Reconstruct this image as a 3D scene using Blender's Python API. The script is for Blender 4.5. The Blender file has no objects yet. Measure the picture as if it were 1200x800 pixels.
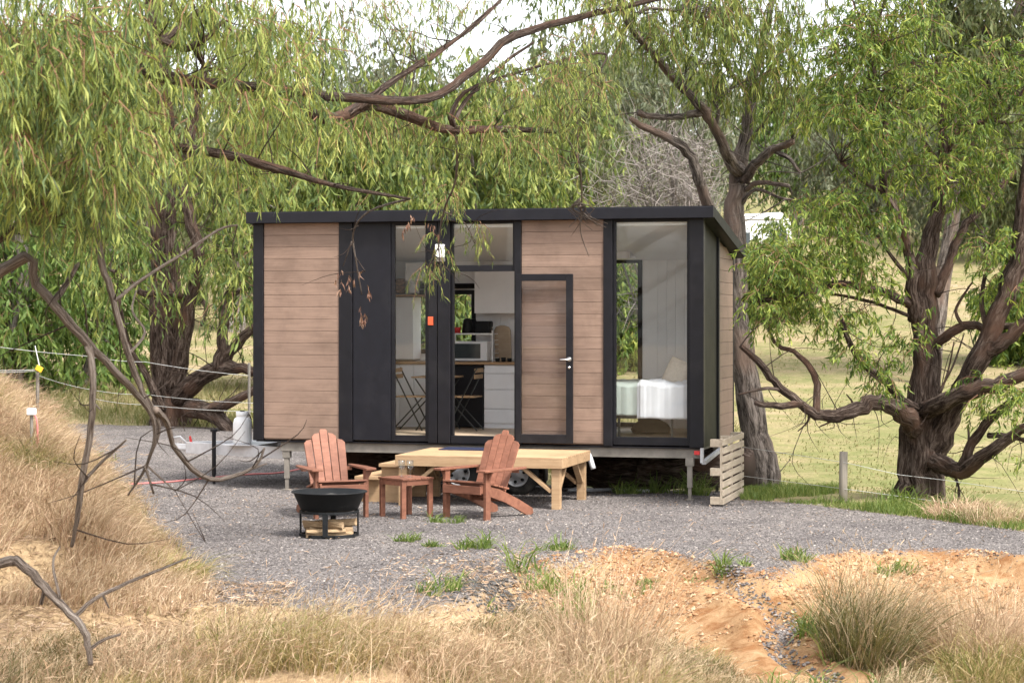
import bpy, math, random
import numpy as np
from mathutils import Vector, Matrix
random.seed(7)
RNG = np.random.default_rng(11)
S = bpy.context.scene
COL = S.collection
PI = math.pi
# ------------------------------------------------------------------ camera model
F, CX, HY, CZ = 2400.0, 600.0, 369.0, 2.26     # focal length in photo pixels, centre column, horizon row, eye height
def at(px, py, D):
    return ((px-CX)/F*D, D, CZ-(py-HY)/F*D)
def gD(py, z=0.0):
    return (CZ-z)*F/(py-HY)
def gp(px, py, z=0.0):
    D = gD(py, z); return ((px-CX)/F*D, D, z)
# ------------------------------------------------------------------ numpy noise and terrain
_T = np.random.default_rng(3).random((256, 256))
def vn(x, y):
    x = np.asarray(x, float); y = np.asarray(y, float)
    xi = np.floor(x).astype(int); yi = np.floor(y).astype(int)
    fx = x-xi; fy = y-yi
    fx = fx*fx*(3-2*fx); fy = fy*fy*(3-2*fy)
    a = _T[xi & 255, yi & 255]; b = _T[(xi+1) & 255, yi & 255]
    c = _T[xi & 255, (yi+1) & 255]; d = _T[(xi+1) & 255, (yi+1) & 255]
    return (a*(1-fx)+b*fx)*(1-fy)+(c*(1-fx)+d*fx)*fy
def fbm(x, y, o=4):
    s = 0; a = .5
    for i in range(o):
        s = s+a*vn(x*2**i+17*i, y*2**i+31*i); a *= .5
    return s
def ss(a, b, x):
    t = np.clip((np.asarray(x, float)-a)/(b-a), 0, 1); return t*t*(3-2*t)
EDGE = [gp(-200, 690), gp(100, 700), gp(250, 704), gp(330, 710), gp(450, 722), gp(540, 700), gp(600, 674), gp(650, 652), gp(730, 640),
        gp(790, 648), gp(860, 664), gp(905, 668), gp(960, 652), gp(1010, 643), gp(1100, 642), gp(1200, 650), gp(1400, 655)]
EX = np.array([e[0] for e in EDGE]); EY = np.array([e[1] for e in EDGE])
EX = np.array([-12, -8, -5.2, -4]+list(EX[2:])+[9, 14]); EY = np.array([16.2, 16.4, 16.2, 16.0]+list(EY[2:])+[18.5, 18])
def edgeY(x):
    return np.interp(x, EX, EY)+.35*(fbm(np.asarray(x)*1.6, np.asarray(x)*0+4.2, 3)-.45)
MLX = np.array([-2.2, -2.55, -3.1, -4.15, -5.2, -7.2, -10.5]); MLY = np.array([14.5, 16.4, 18.6, 22.5, 27, 34, 42])
def mound_d(x, y):
    return np.interp(y, MLY, MLX)-x          # metres left of the mound's foot
def H(x, y):
    x = np.asarray(x, float); y = np.asarray(y, float)
    eb = edgeY(x); s = eb-y
    h = -.12*ss(0, .45, s)-.40*ss(.2, 4.0, s)
    h = h+ss(0, .8, s)*ss(-1, .5, x)*(-.22*np.abs(fbm(x*1.3, y*.9, 3)-.5)+.10*(fbm(x*3.1, y*2.3+9, 4)-.47)+.05*(fbm(x*9, y*7, 3)-.45))
    rill = np.exp(-((x-(2.02+.12*(eb-y)+.12*np.sin(y*3)))/.16)**2)*ss(.1, .8, s)*ss(4.5, 3, s)
    h = h-.16*rill
    h = h+1.45*ss(12.8, 3, y)
    md = mound_d(x, y)
    m = (1.12*ss(0, 2.7, md)+.25*ss(2, 9, md))*ss(16.3, 20.8, y)*(1-.75*ss(30, 41, y))
    yl = y-.25*np.sin(x*1.7)-.22*(fbm(x*2.1, y*.3+7, 3)-.45)*2
    m = m+.42*ss(.05, .9, md)*ss(16.2, 16.75, yl)*(1-.6*ss(28, 38, y))
    h = h+m*(.9+.25*fbm(x*.7, y*.7, 2))
    h = h-.12*ss(25.5, 28, y)*ss(-3, 2, x)*(1-ss(30, 45, y))
    b = np.maximum(y-29, 0)
    hill = .028*b+.00042*np.minimum(b, 60)**2+ .060*np.maximum(b-60, 0)
    hill = np.where(b > 190, .028*190+.00042*3600+.060*130+(b-190)*.02, hill)
    hill = hill*(1+.12*np.sin(x*.03+1))+ss(20, 90, b)*1.8*(fbm(x*.02+5, y*.02, 2)-.5)
    h = h+hill+2.3*ss(42, 92, y)*ss(0, 7, x)
    h = h+.05*(fbm(x*1.1, y*1.1, 4)-.47)*(.25+ss(.2, 1.5, s)+ss(0, 1, md)*1.5+1.2*ss(27, 32, y))
    return h
def Hs(x, y): return float(H(np.array([x]), np.array([y]))[0])
GPOLY = [gp(256, 704), gp(330, 710), gp(450, 724), gp(540, 702), gp(600, 676), gp(650, 655), gp(730, 641), gp(790, 648), gp(860, 664), gp(905, 670), gp(960, 652),
         gp(1010, 644), gp(1100, 642), gp(1200, 650), gp(1400, 650), gp(1400, 640), gp(1200, 622), gp(1100, 609), gp(1000, 597), gp(930, 589), gp(872, 585), (3.1, 27.4, 0), (0, 28.5, 0), (-2.5, 30, 0),
         (-3.1, 35.8, 0), (-7.0, 36.9, 0), (-8.4, 37.6, 0), (-7.3, 34, 0), (-5.1, 27, 0), gp(168, 620), gp(213, 655)]
def sdist(poly, x, y):
    x = np.asarray(x, float); y = np.asarray(y, float)
    d = np.full(x.shape, 1e9); ins = np.zeros(x.shape, bool)
    n = len(poly)
    for i in range(n):
        ax, ay = poly[i][0], poly[i][1]; bx, by = poly[(i+1) % n][0], poly[(i+1) % n][1]
        ex, ey = bx-ax, by-ay
        t = np.clip(((x-ax)*ex+(y-ay)*ey)/(ex*ex+ey*ey+1e-12), 0, 1)
        d = np.minimum(d, np.hypot(x-ax-t*ex, y-ay-t*ey))
        c = ((ay > y) != (by > y)) & (x < (bx-ax)*(y-ay)/((by-ay) if by != ay else 1e-9)+ax)
        ins ^= c
    return np.where(ins, d, -d)
# ------------------------------------------------------------------ materials
def mat(name):
    m = bpy.data.materials.new(name); m.use_nodes = True
    n = m.node_tree.nodes; n.clear()
    return m, n, m.node_tree.links
def nd(n, t, **k):
    o = n.new(t)
    for a, v in k.items(): setattr(o, a, v)
    return o
def ramp(n, stops, interp='LINEAR'):
    r = n.new('ShaderNodeValToRGB'); r.color_ramp.interpolation = interp
    e = r.color_ramp.elements
    while len(e) < len(stops): e.new(.5)
    for q, (p, c) in zip(e, stops):
        q.position = p; q.color = (*c, 1) if len(c) == 3 else c
    return r
def mixc(n, l, fac, a, b, bt='MIX'):
    m = n.new('ShaderNodeMix'); m.data_type = 'RGBA'; m.blend_type = bt
    for s, v in ((m.inputs[0], fac), (m.inputs[6], a), (m.inputs[7], b)):
        if hasattr(v, 'type') and hasattr(v, 'links'): l.new(v, s)
        elif isinstance(v, (int, float)): s.default_value = v
        else: s.default_value = (*v, 1)
    return m.outputs[2]
def noise(n, l, vec, scale, detail=4, rough=.55, dist=0):
    t = n.new('ShaderNodeTexNoise'); t.inputs['Scale'].default_value = scale
    t.inputs['Detail'].default_value = detail; t.inputs['Roughness'].default_value = rough; t.inputs['Distortion'].default_value = dist
    if vec is not None: l.new(vec, t.inputs['Vector'])
    return t
def mapped(n, l, src, scale, loc=(0, 0, 0)):
    m = n.new('ShaderNodeMapping'); m.inputs['Scale'].default_value = scale; m.inputs['Location'].default_value = loc
    l.new(src, m.inputs['Vector']); return m.outputs['Vector']
def principled(n, l, col, rough=.6, spec=.4, metal=0, bump=None, bstr=.3, bdist=.01):
    p = n.new('ShaderNodeBsdfPrincipled'); o = n.new('ShaderNodeOutputMaterial')
    if hasattr(col, 'links'): l.new(col, p.inputs['Base Color'])
    else: p.inputs['Base Color'].default_value = (*col, 1)
    if hasattr(rough, 'links'): l.new(rough, p.inputs['Roughness'])
    else: p.inputs['Roughness'].default_value = rough
    p.inputs['Specular IOR Level'].default_value = spec; p.inputs['Metallic'].default_value = metal
    if bump is not None:
        b = n.new('ShaderNodeBump'); b.inputs['Strength'].default_value = bstr; b.inputs['Distance'].default_value = bdist
        l.new(bump, b.inputs['Height']); l.new(b.outputs['Normal'], p.inputs['Normal'])
    l.new(p.outputs[0], o.inputs['Surface'])
    return p, o
M = {}
def plain(name, col, rough=.5, spec=.4, metal=0, var=.12, scale=14, dust=0):
    m, n, l = mat(name)
    tc = n.new('ShaderNodeTexCoord')
    t = noise(n, l, tc.outputs['Object'], scale, 5)
    lo = tuple(c*(1-var) for c in col); hi = tuple(min(1, c*(1+var)) for c in col)
    r = ramp(n, [(.3, lo), (.7, hi)]); l.new(t.outputs['Fac'], r.inputs['Fac'])
    c = r.outputs['Color']
    if dust:
        t2 = noise(n, l, tc.outputs['Object'], 2.3, 6, .65)
        r2 = ramp(n, [(.52, (0, 0, 0)), (.75, (1, 1, 1))]); l.new(t2.outputs['Fac'], r2.inputs['Fac'])
        mm = n.new('ShaderNodeMath'); mm.operation = 'MULTIPLY'; mm.inputs[1].default_value = dust; l.new(r2.outputs['Color'], mm.inputs[0])
        c = mixc(n, l, mm.outputs[0], c, (.33, .30, .27))
    rr = n.new('ShaderNodeMapRange'); rr.inputs[3].default_value = max(.02, rough-.08); rr.inputs[4].default_value = min(1, rough+.1)
    l.new(t.outputs['Fac'], rr.inputs[0])
    principled(n, l, c, rr.outputs[0], spec, metal, t.outputs['Fac'], .08, .004)
    M[name] = m; return m
def wood(name, a, b, grain=(2, 30, 30), rough=.6, island=.22, knots=False, bstr=.25):
    m, n, l = mat(name)
    tc = n.new('ShaderNodeTexCoord'); g = n.new('ShaderNodeNewGeometry')
    sc = n.new('ShaderNodeVectorMath'); sc.operation = 'SCALE'; sc.inputs['Scale'].default_value = 37
    cb = n.new('ShaderNodeCombineXYZ')
    for i in range(3): l.new(g.outputs['Random Per Island'], cb.inputs[i])
    l.new(cb.outputs[0], sc.inputs[0])
    ad = n.new('ShaderNodeVectorMath'); ad.operation = 'ADD'; l.new(tc.outputs['Object'], ad.inputs[0]); l.new(sc.outputs[0], ad.inputs[1])
    v = mapped(n, l, ad.outputs[0], grain)
    t = noise(n, l, v, 1.0, 6, .65, .4)
    r = ramp(n, [(.25, a), (.5, tuple((p+q)/2 for p, q in zip(a, b))), (.75, b)]); l.new(t.outputs['Fac'], r.inputs['Fac'])
    hs = n.new('ShaderNodeHueSaturation')
    mr = n.new('ShaderNodeMapRange'); mr.inputs[3].default_value = 1-island; mr.inputs[4].default_value = 1+island
    l.new(g.outputs['Random Per Island'], mr.inputs[0]); l.new(mr.outputs[0], hs.inputs['Value'])
    bn = noise(n, l, tc.outputs['Object'], 1.7, 6, .7, .3); br_ = ramp(n, [(.35, (.80, .79, .78)), (.5, (1, 1, 1)), (.68, (1.10, 1.10, 1.11))]); l.new(bn.outputs['Fac'], br_.inputs['Fac'])
    l.new(mixc(n, l, 1, r.outputs['Color'], br_.outputs['Color'], 'MULTIPLY'), hs.inputs['Color'])
    c = hs.outputs['Color']
    if knots:
        vo = n.new('ShaderNodeTexVoronoi'); vo.inputs['Scale'].default_value = 3.2; l.new(mapped(n, l, ad.outputs[0], (1, 1.8, 1.8)), vo.inputs['Vector'])
        kr = ramp(n, [(.0, (1, 1, 1)), (.07, (.6, .6, .6)), (.1, (0, 0, 0))]); l.new(vo.outputs['Distance'], kr.inputs['Fac'])
        c = mixc(n, l, kr.outputs['Color'], c, tuple(x*.35 for x in a))
    principled(n, l, c, rough, .3, 0, t.outputs['Fac'], bstr, .004)
    M[name] = m; return m
wood('cladding', (.165, .110, .082), (.262, .178, .134), (2.2, 40, 70), .55, .10, bstr=.15)
wood('pine', (.30, .185, .098), (.46, .315, .185), (2.4, 26, 26), .65, .16, True)
wood('chair_wood', (.15, .058, .034), (.285, .124, .077), (5, 20, 20), .6, .22)
wood('pallet_wood', (.30, .24, .175), (.50, .42, .325), (16, 2, 24), .8, .2)
wood('light_floor', (.36, .27, .19), (.47, .37, .27), (3, 20, 20), .5, .1)
wood('counter_wood', (.32, .19, .10), (.42, .27, .15), (3, 20, 20), .5, .1)
wood('firewood', (.20, .13, .07), (.46, .33, .2), (5, 24, 24), .85, .25)
wood('post_wood', (.17, .15, .125), (.33, .29, .24), (24, 24, 2), .9, .15)
plain('black_metal', (.0055, .0052, .0075), .45, .28, 0, .25, 8, .025)
plain('panel_black', (.0060, .0060, .0095), .5, .28, 0, .2, 8, .02)
plain('dark_side', (.008, .009, .007), .5, .12, 0, .3, 4, .01)
plain('iron', (.007, .008, .009), .6, .25, 0, .3, 20, .04)
plain('galvanised', (.50, .50, .515), .5, .5, .12, .12, 18, .15)
plain('drawbar_zinc', (.60, .60, .62), .5, .5, .0, .10, 14, .1)
plain('chassis_grey', (.20, .18, .155), .6, .35, .2, .2, 9, .25)
plain('tyre', (.008, .008, .008), .85, .25, 0, .25, 20, .2)
plain('rim', (.40, .40, .41), .42, .5, .5, .15, 10, .2)
plain('white_wall', (.83, .82, .83), .6, .3, 0, .03, 5)
plain('white_gloss', (.78, .78, .80), .35, .45, 0, .03, 6)
plain('white_plastic', (.82, .82, .82), .4, .45, 0, .04, 8)
plain('chair_metal', (.02, .022, .02), .4, .4)
plain('orange', (.55, .085, .03), .5)
plain('yellow', (.80, .42, .02), .5)
plain('red', (.52, .03, .03), .5)
plain('pinkred', (.50, .16, .15), .7)
plain('chrome', (.75, .75, .74), .22, .5, .9, .05)
plain('navy_mat', (.022, .026, .052), .95, .1, 0, .35, 120)
plain('linen_white', (.60, .60, .63), .9, .1, 0, .05, 6)
plain('linen_green', (.38, .42, .39), .9, .1, 0, .06, 6)
plain('pillow_tan', (.55, .48, .41), .95, .1, 0, .1, 30)
plain('pillow_grey', (.30, .34, .33), .95, .1, 0, .1, 30)
plain('dark_fabric', (.014, .012, .012), .95, .1, 0, .3, 20)
plain('wicker', (.20, .12, .07), .8, .2, 0, .5, 60)
plain('caravan_white', (.80, .80, .80), .4, .4, 0, .05, 3)
plain('window_dark', (.05, .06, .065), .12, .6)
plain('bale', (.62, .60, .56), .8)
plain('wire', (.42, .42, .40), .6, .3, .2)
plain('ash', (.07, .065, .06), .95)
def m_glass(name='glass', tint=(.97, .98, .975), refl=.75):
    m, n, l = mat(name)
    t = n.new('ShaderNodeBsdfTransparent'); t.inputs[0].default_value = (*tint, 1)
    g = n.new('ShaderNodeBsdfGlossy'); g.inputs['Roughness'].default_value = .02; g.inputs[0].default_value = (refl, refl, refl, 1)
    f = n.new('ShaderNodeFresnel'); ge = n.new('ShaderNodeNewGeometry'); mr = n.new('ShaderNodeMapRange')
    mr.inputs[3].default_value = 1.45; mr.inputs[4].default_value = 1/1.45; l.new(ge.outputs['Backfacing'], mr.inputs[0]); l.new(mr.outputs[0], f.inputs[0])
    x = n.new('ShaderNodeMixShader'); o = n.new('ShaderNodeOutputMaterial')
    l.new(f.outputs[0], x.inputs[0]); l.new(t.outputs[0], x.inputs[1]); l.new(g.outputs[0], x.inputs[2]); l.new(x.outputs[0], o.inputs[0])
    M[name] = m
m_glass(); m_glass('door_glass', (.94, .945, .955), .8); m_glass('clear_glass', (.9, .92, .92), 1.0)
def m_bark(name, dark, mid, light, vs=1.6, us=16, red=None):
    m, n, l = mat(name)
    uv = n.new('ShaderNodeUVMap')
    v = mapped(n, l, uv.outputs[0], (us, vs, 1))
    t1 = noise(n, l, v, 1.0, 9, .72, .9); vf = noise(n, l, mapped(n, l, uv.outputs[0], (us*3.1, vs*2.2, 1)), 1.0, 5, .7, .4)
    t = n.new('ShaderNodeMapRange'); t.clamp = False; tm_ = n.new('ShaderNodeMath'); tm_.operation = 'MULTIPLY_ADD'; tm_.inputs[1].default_value = .55; l.new(vf.outputs['Fac'], tm_.inputs[0])
    ta = n.new('ShaderNodeMath'); ta.operation = 'MULTIPLY_ADD'; ta.inputs[1].default_value = 1.25; ta.inputs[2].default_value = -.40; l.new(t1.outputs['Fac'], ta.inputs[0]); l.new(ta.outputs[0], tm_.inputs[2])
    class _O: pass
    t = _O(); t.outputs = {'Fac': tm_.outputs[0]}
    w = noise(n, l, uv.outputs[0], 1.3, 3)
    r = ramp(n, [(.34, dark), (.50, mid), (.66, light)]); l.new(t.outputs['Fac'], r.inputs['Fac'])
    c = r.outputs['Color']
    if red:
        r2 = ramp(n, [(.50, (0, 0, 0)), (.66, (1, 1, 1))]); l.new(w.outputs['Fac'], r2.inputs['Fac'])
        c = mixc(n, l, r2.outputs['Color'], c, red)
    principled(n, l, c, .9, .15, 0, t.outputs['Fac'], 1.0, .06)
    M[name] = m
m_bark('bark_brown', (.018, .011, .008), (.070, .048, .037), (.195, .150, .125), 3.6, 15, (.125, .072, .050))
m_bark('bark_grey', (.026, .020, .017), (.13, .107, .092), (.29, .245, .215), 3.0, 13, (.20, .14, .11))
m_bark('bark_dead', (.07, .053, .043), (.20, .158, .130), (.36, .31, .27), 3, 20)
m_bark('bark_far', (.06, .05, .042), (.16, .135, .115), (.33, .30, .27), 1, 6)
m_bark('twig_red', (.10, .05, .03), (.21, .115, .07), (.34, .22, .14), 3, 20)
m_bark('twig_grey', (.12, .10, .09), (.24, .21, .19), (.36, .33, .31), 3, 20)
def m_leaf(name, stops, trans=.33, nz=.9, spec=.14, rough=.5, tcol=1.35, tb=.6):
    m, n, l = mat(name)
    g = n.new('ShaderNodeNewGeometry'); tc = n.new('ShaderNodeTexCoord')
    t = noise(n, l, tc.outputs['Object'], nz, 3)
    a = n.new('ShaderNodeMath'); a.operation = 'MULTIPLY_ADD'; a.inputs[1].default_value = .75; 
    b = n.new('ShaderNodeMath'); b.operation = 'MULTIPLY_ADD'; b.inputs[1].default_value = .75; b.inputs[2].default_value = -.26
    l.new(t.outputs['Fac'], b.inputs[0]); l.new(g.outputs['Random Per Island'], a.inputs[0]); l.new(b.outputs[0], a.inputs[2])
    r = ramp(n, stops); l.new(a.outputs[0], r.inputs['Fac'])
    p = n.new('ShaderNodeBsdfPrincipled'); l.new(r.outputs['Color'], p.inputs['Base Color'])
    p.inputs['Roughness'].default_value = rough; p.inputs['Specular IOR Level'].default_value = spec
    tr = n.new('ShaderNodeBsdfTranslucent')
    c2 = mixc(n, l, 1.0, r.outputs['Color'], (tcol*1.05, tcol*(1.1 if tb < .7 else 1.0), tcol*tb), 'MULTIPLY'); l.new(c2, tr.inputs[0])
    x = n.new('ShaderNodeMixShader'); x.inputs[0].default_value = trans
    o = n.new('ShaderNodeOutputMaterial')
    l.new(p.outputs[0], x.inputs[1]); l.new(tr.outputs[0], x.inputs[2]); l.new(x.outputs[0], o.inputs[0])
    M[name] = m
m_leaf('leaf_near', [(0, (.034, .060, .030)), (.3, (.098, .138, .048)), (.6, (.20, .24, .068)), (.84, (.34, .365, .112)), (.95, (.41, .36, .15)), (1, (.34, .17, .09))])
m_leaf('leaf_mid', [(0, (.036, .060, .026)), (.38, (.100, .138, .044)), (.72, (.205, .24, .066)), (.94, (.34, .35, .11)), (1, (.37, .24, .12))])
m_leaf('leaf_right', [(0, (.028, .055, .018)), (.38, (.088, .138, .032)), (.72, (.19, .24, .050)), (.94, (.33, .355, .085)), (1, (.42, .28, .11))])
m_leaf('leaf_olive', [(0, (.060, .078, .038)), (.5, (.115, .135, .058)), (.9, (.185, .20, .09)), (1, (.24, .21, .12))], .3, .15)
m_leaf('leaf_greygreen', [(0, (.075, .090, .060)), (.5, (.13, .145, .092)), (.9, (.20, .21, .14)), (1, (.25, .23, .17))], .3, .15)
m_leaf('leaf_deep', [(0, (.042, .076, .022)), (.5, (.088, .14, .034)), (.9, (.165, .215, .055)), (1, (.24, .24, .09))], .3, .3)
m_leaf('leaf_dead', [(0, (.10, .05, .035)), (.5, (.20, .11, .08)), (1, (.33, .22, .16))], .25)
m_leaf('straw', [(0, (.17, .115, .066)), (.35, (.34, .248, .150)), (.7, (.51, .395, .255)), (1, (.66, .545, .39))], .3, .6, .2, .6, 1.05, .92)
m_leaf('straw_pink', [(0, (.19, .118, .072)), (.35, (.39, .262, .165)), (.7, (.56, .41, .28)), (1, (.72, .575, .42))], .3, .5, .2, .6, 1.05, .92)
m_leaf('grass_mix', [(0, (.11, .14, .035)), (.3, (.20, .20, .06)), (.6, (.37, .28, .13)), (1, (.56, .43, .25))], .3, .8, .2, .6, 1.1, .85)
m_leaf('grass_green', [(0, (.06, .10, .024)), (.5, (.12, .168, .042)), (.85, (.20, .235, .07)), (1, (.38, .33, .16))], .35, .8, .25, .5)
m_leaf('rush', [(0, (.055, .062, .022)), (.5, (.11, .105, .042)), (.8, (.20, .165, .075)), (1, (.36, .26, .14))], .25, 1.5, .25, .5)
m_leaf('litter', [(0, (.09, .055, .035)), (.4, (.22, .14, .085)), (.75, (.40, .28, .19)), (1, (.58, .48, .38))], .1, 2)
m_leaf('paddock_grass', [(0, (.12, .14, .048)), (.4, (.185, .18, .08)), (.75, (.28, .228, .13)), (1, (.35, .28, .185))], .3, .12, .2, .6)
def m_ground():
    m, n, l = mat('ground')
    tc = n.new('ShaderNodeTexCoord'); P = tc.outputs['Object']
    at_ = n.new('ShaderNodeAttribute'); at_.attribute_name = 'zones'
    sp = n.new('ShaderNodeSeparateColor'); l.new(at_.outputs['Color'], sp.inputs[0])
    big = noise(n, l, mapped(n, l, P, (.22, .42, .3)), 1.0, 7, .68, .6); mid = noise(n, l, P, 2.2, 6, .6); fine = noise(n, l, P, 16, 5, .7); vfine = noise(n, l, P, 70, 3, .7)
    # paddock / dry turf
    pr = ramp(n, [(.30, (.105, .125, .040)), (.44, (.185, .172, .075)), (.54, (.265, .208, .118)), (.66, (.33, .25, .165))]); 
    pm = n.new('ShaderNodeMath'); pm.operation = 'MULTIPLY_ADD'; pm.inputs[1].default_value = .40; l.new(mid.outputs['Fac'], pm.inputs[0])
    pa = n.new('ShaderNodeMath'); pa.operation = 'MULTIPLY'; pa.inputs[1].default_value = .6; l.new(big.outputs['Fac'], pa.inputs[0]); l.new(pa.outputs[0], pm.inputs[2])
    l.new(pm.outputs[0], pr.inputs['Fac'])
    gs = ramp(n, [(.3, (.62, .64, .60)), (.5, (.95, .95, .95)), (.7, (1.28, 1.25, 1.22))]); l.new(fine.outputs['Fac'], gs.inputs['Fac'])
    grn = ramp(n, [(.3, (.10, .135, .035)), (.5, (.17, .19, .06)), (.7, (.27, .24, .11))]); l.new(pm.outputs[0], grn.inputs['Fac'])
    ga = n.new('ShaderNodeMath'); ga.operation = 'MULTIPLY'; ga.inputs[1].default_value = .8; l.new(at_.outputs['Alpha'], ga.inputs[0])
    turf = mixc(n, l, 1, mixc(n, l, ga.outputs[0], pr.outputs['Color'], grn.outputs['Color']), gs.outputs['Color'], 'MULTIPLY')
    # straw thatch
    sr = ramp(n, [(.3, (.16, .105, .06)), (.5, (.30, .21, .12)), (.7, (.42, .31, .18))]); l.new(fine.outputs['Fac'], sr.inputs['Fac'])
    # orange clay
    cr = ramp(n, [(.28, (.165, .085, .038)), (.45, (.275, .160, .078)), (.6, (.36, .232, .125)), (.75, (.42, .305, .19))]); 
    cm = n.new('ShaderNodeMath'); cm.operation = 'MULTIPLY_ADD'; cm.inputs[1].default_value = .6; l.new(mid.outputs['Fac'], cm.inputs[0])
    ca = n.new('ShaderNodeMath'); ca.operation = 'MULTIPLY'; ca.inputs[1].default_value = .4; l.new(fine.outputs['Fac'], ca.inputs[0]); l.new(ca.outputs[0], cm.inputs[2])
    l.new(cm.outputs[0], cr.inputs['Fac'])
    rb = ramp(n, [(.50, (1, 1, 1)), (.62, (.72, .56, .46))]); rn = noise(n, l, P, 3.4, 6, .7, .6); l.new(rn.outputs['Fac'], rb.inputs['Fac'])
    clay = mixc(n, l, 1, cr.outputs['Color'], rb.outputs['Color'], 'MULTIPLY')
    # gravel
    vo = n.new('ShaderNodeTexVoronoi'); vo.inputs['Scale'].default_value = 52; l.new(P, vo.inputs['Vector'])
    vs = n.new('ShaderNodeSeparateColor'); l.new(vo.outputs['Color'], vs.inputs[0])
    gr = ramp(n, [(0, (.07, .062, .058)), (.35, (.120, .106, .102)), (.65, (.165, .148, .142)), (.88, (.22, .20, .19)), (1, (.32, .29, .26))]); l.new(vs.outputs[0], gr.inputs['Fac'])
    gt = ramp(n, [(.34, (.66, .65, .66)), (.5, (.95, .95, .95)), (.68, (1.22, 1.19, 1.15))]); gn = noise(n, l, P, .9, 7, .7, .5); l.new(gn.outputs['Fac'], gt.inputs['Fac'])
    grav = mixc(n, l, 1, gr.outputs['Color'], gt.outputs['Color'], 'MULTIPLY')
    def mask(sock, nz, k, lo, hi):
        a = n.new('ShaderNodeMath'); a.operation = 'MULTIPLY_ADD'; a.inputs[1].default_value = k; l.new(nz, a.inputs[0])
        s = n.new('ShaderNodeMath'); s.operation = 'SUBTRACT'; s.inputs[1].default_value = k*.5; l.new(sock, s.inputs[0]); l.new(s.outputs[0], a.inputs[2])
        r = n.new('ShaderNodeMapRange'); r.interpolation_type = 'SMOOTHSTEP'; r.inputs[1].default_value = lo; r.inputs[2].default_value = hi; l.new(a.outputs[0], r.inputs[0])
        return r.outputs[0]
    straw = mixc(n, l, mask(sp.outputs[2], mid.outputs['Fac'], .5, .4, .6), sr.outputs['Color'], turf)
    base = mixc(n, l, mask(sp.outputs[1], fine.outputs['Fac'], .9, .4, .6), straw, clay)
    gm = mask(sp.outputs[0], fine.outputs['Fac'], .7, .42, .58)
    c = mixc(n, l, gm, base, grav)
    hm = mixc(n, l, gm, fine.outputs['Fac'], vo.outputs['Distance'])
    hh = mixc(n, l, .35, hm, vfine.outputs['Fac'])
    principled(n, l, c, .95, .12, 0, hh, .8, .03)
    M['ground'] = m
m_ground()
def m_stone():
    m, n, l = mat('gravel_stone')
    g = n.new('ShaderNodeNewGeometry')
    r = ramp(n, [(0, (.06, .053, .051)), (.4, (.115, .102, .098)), (.7, (.165, .148, .142)), (.94, (.23, .205, .19)), (1, (.40, .36, .32))]); l.new(g.outputs['Random Per Island'], r.inputs['Fac'])
    principled(n, l, r.outputs['Color'], .9, .2); M['gravel_stone'] = m
    m, n, l = mat('clod')
    g = n.new('ShaderNodeNewGeometry')
    r = ramp(n, [(0, (.20, .10, .05)), (.6, (.35, .20, .105)), (1, (.47, .34, .22))]); l.new(g.outputs['Random Per Island'], r.inputs['Fac'])
    principled(n, l, r.outputs['Color'], .95, .1); M['clod'] = m
m_stone()
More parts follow.
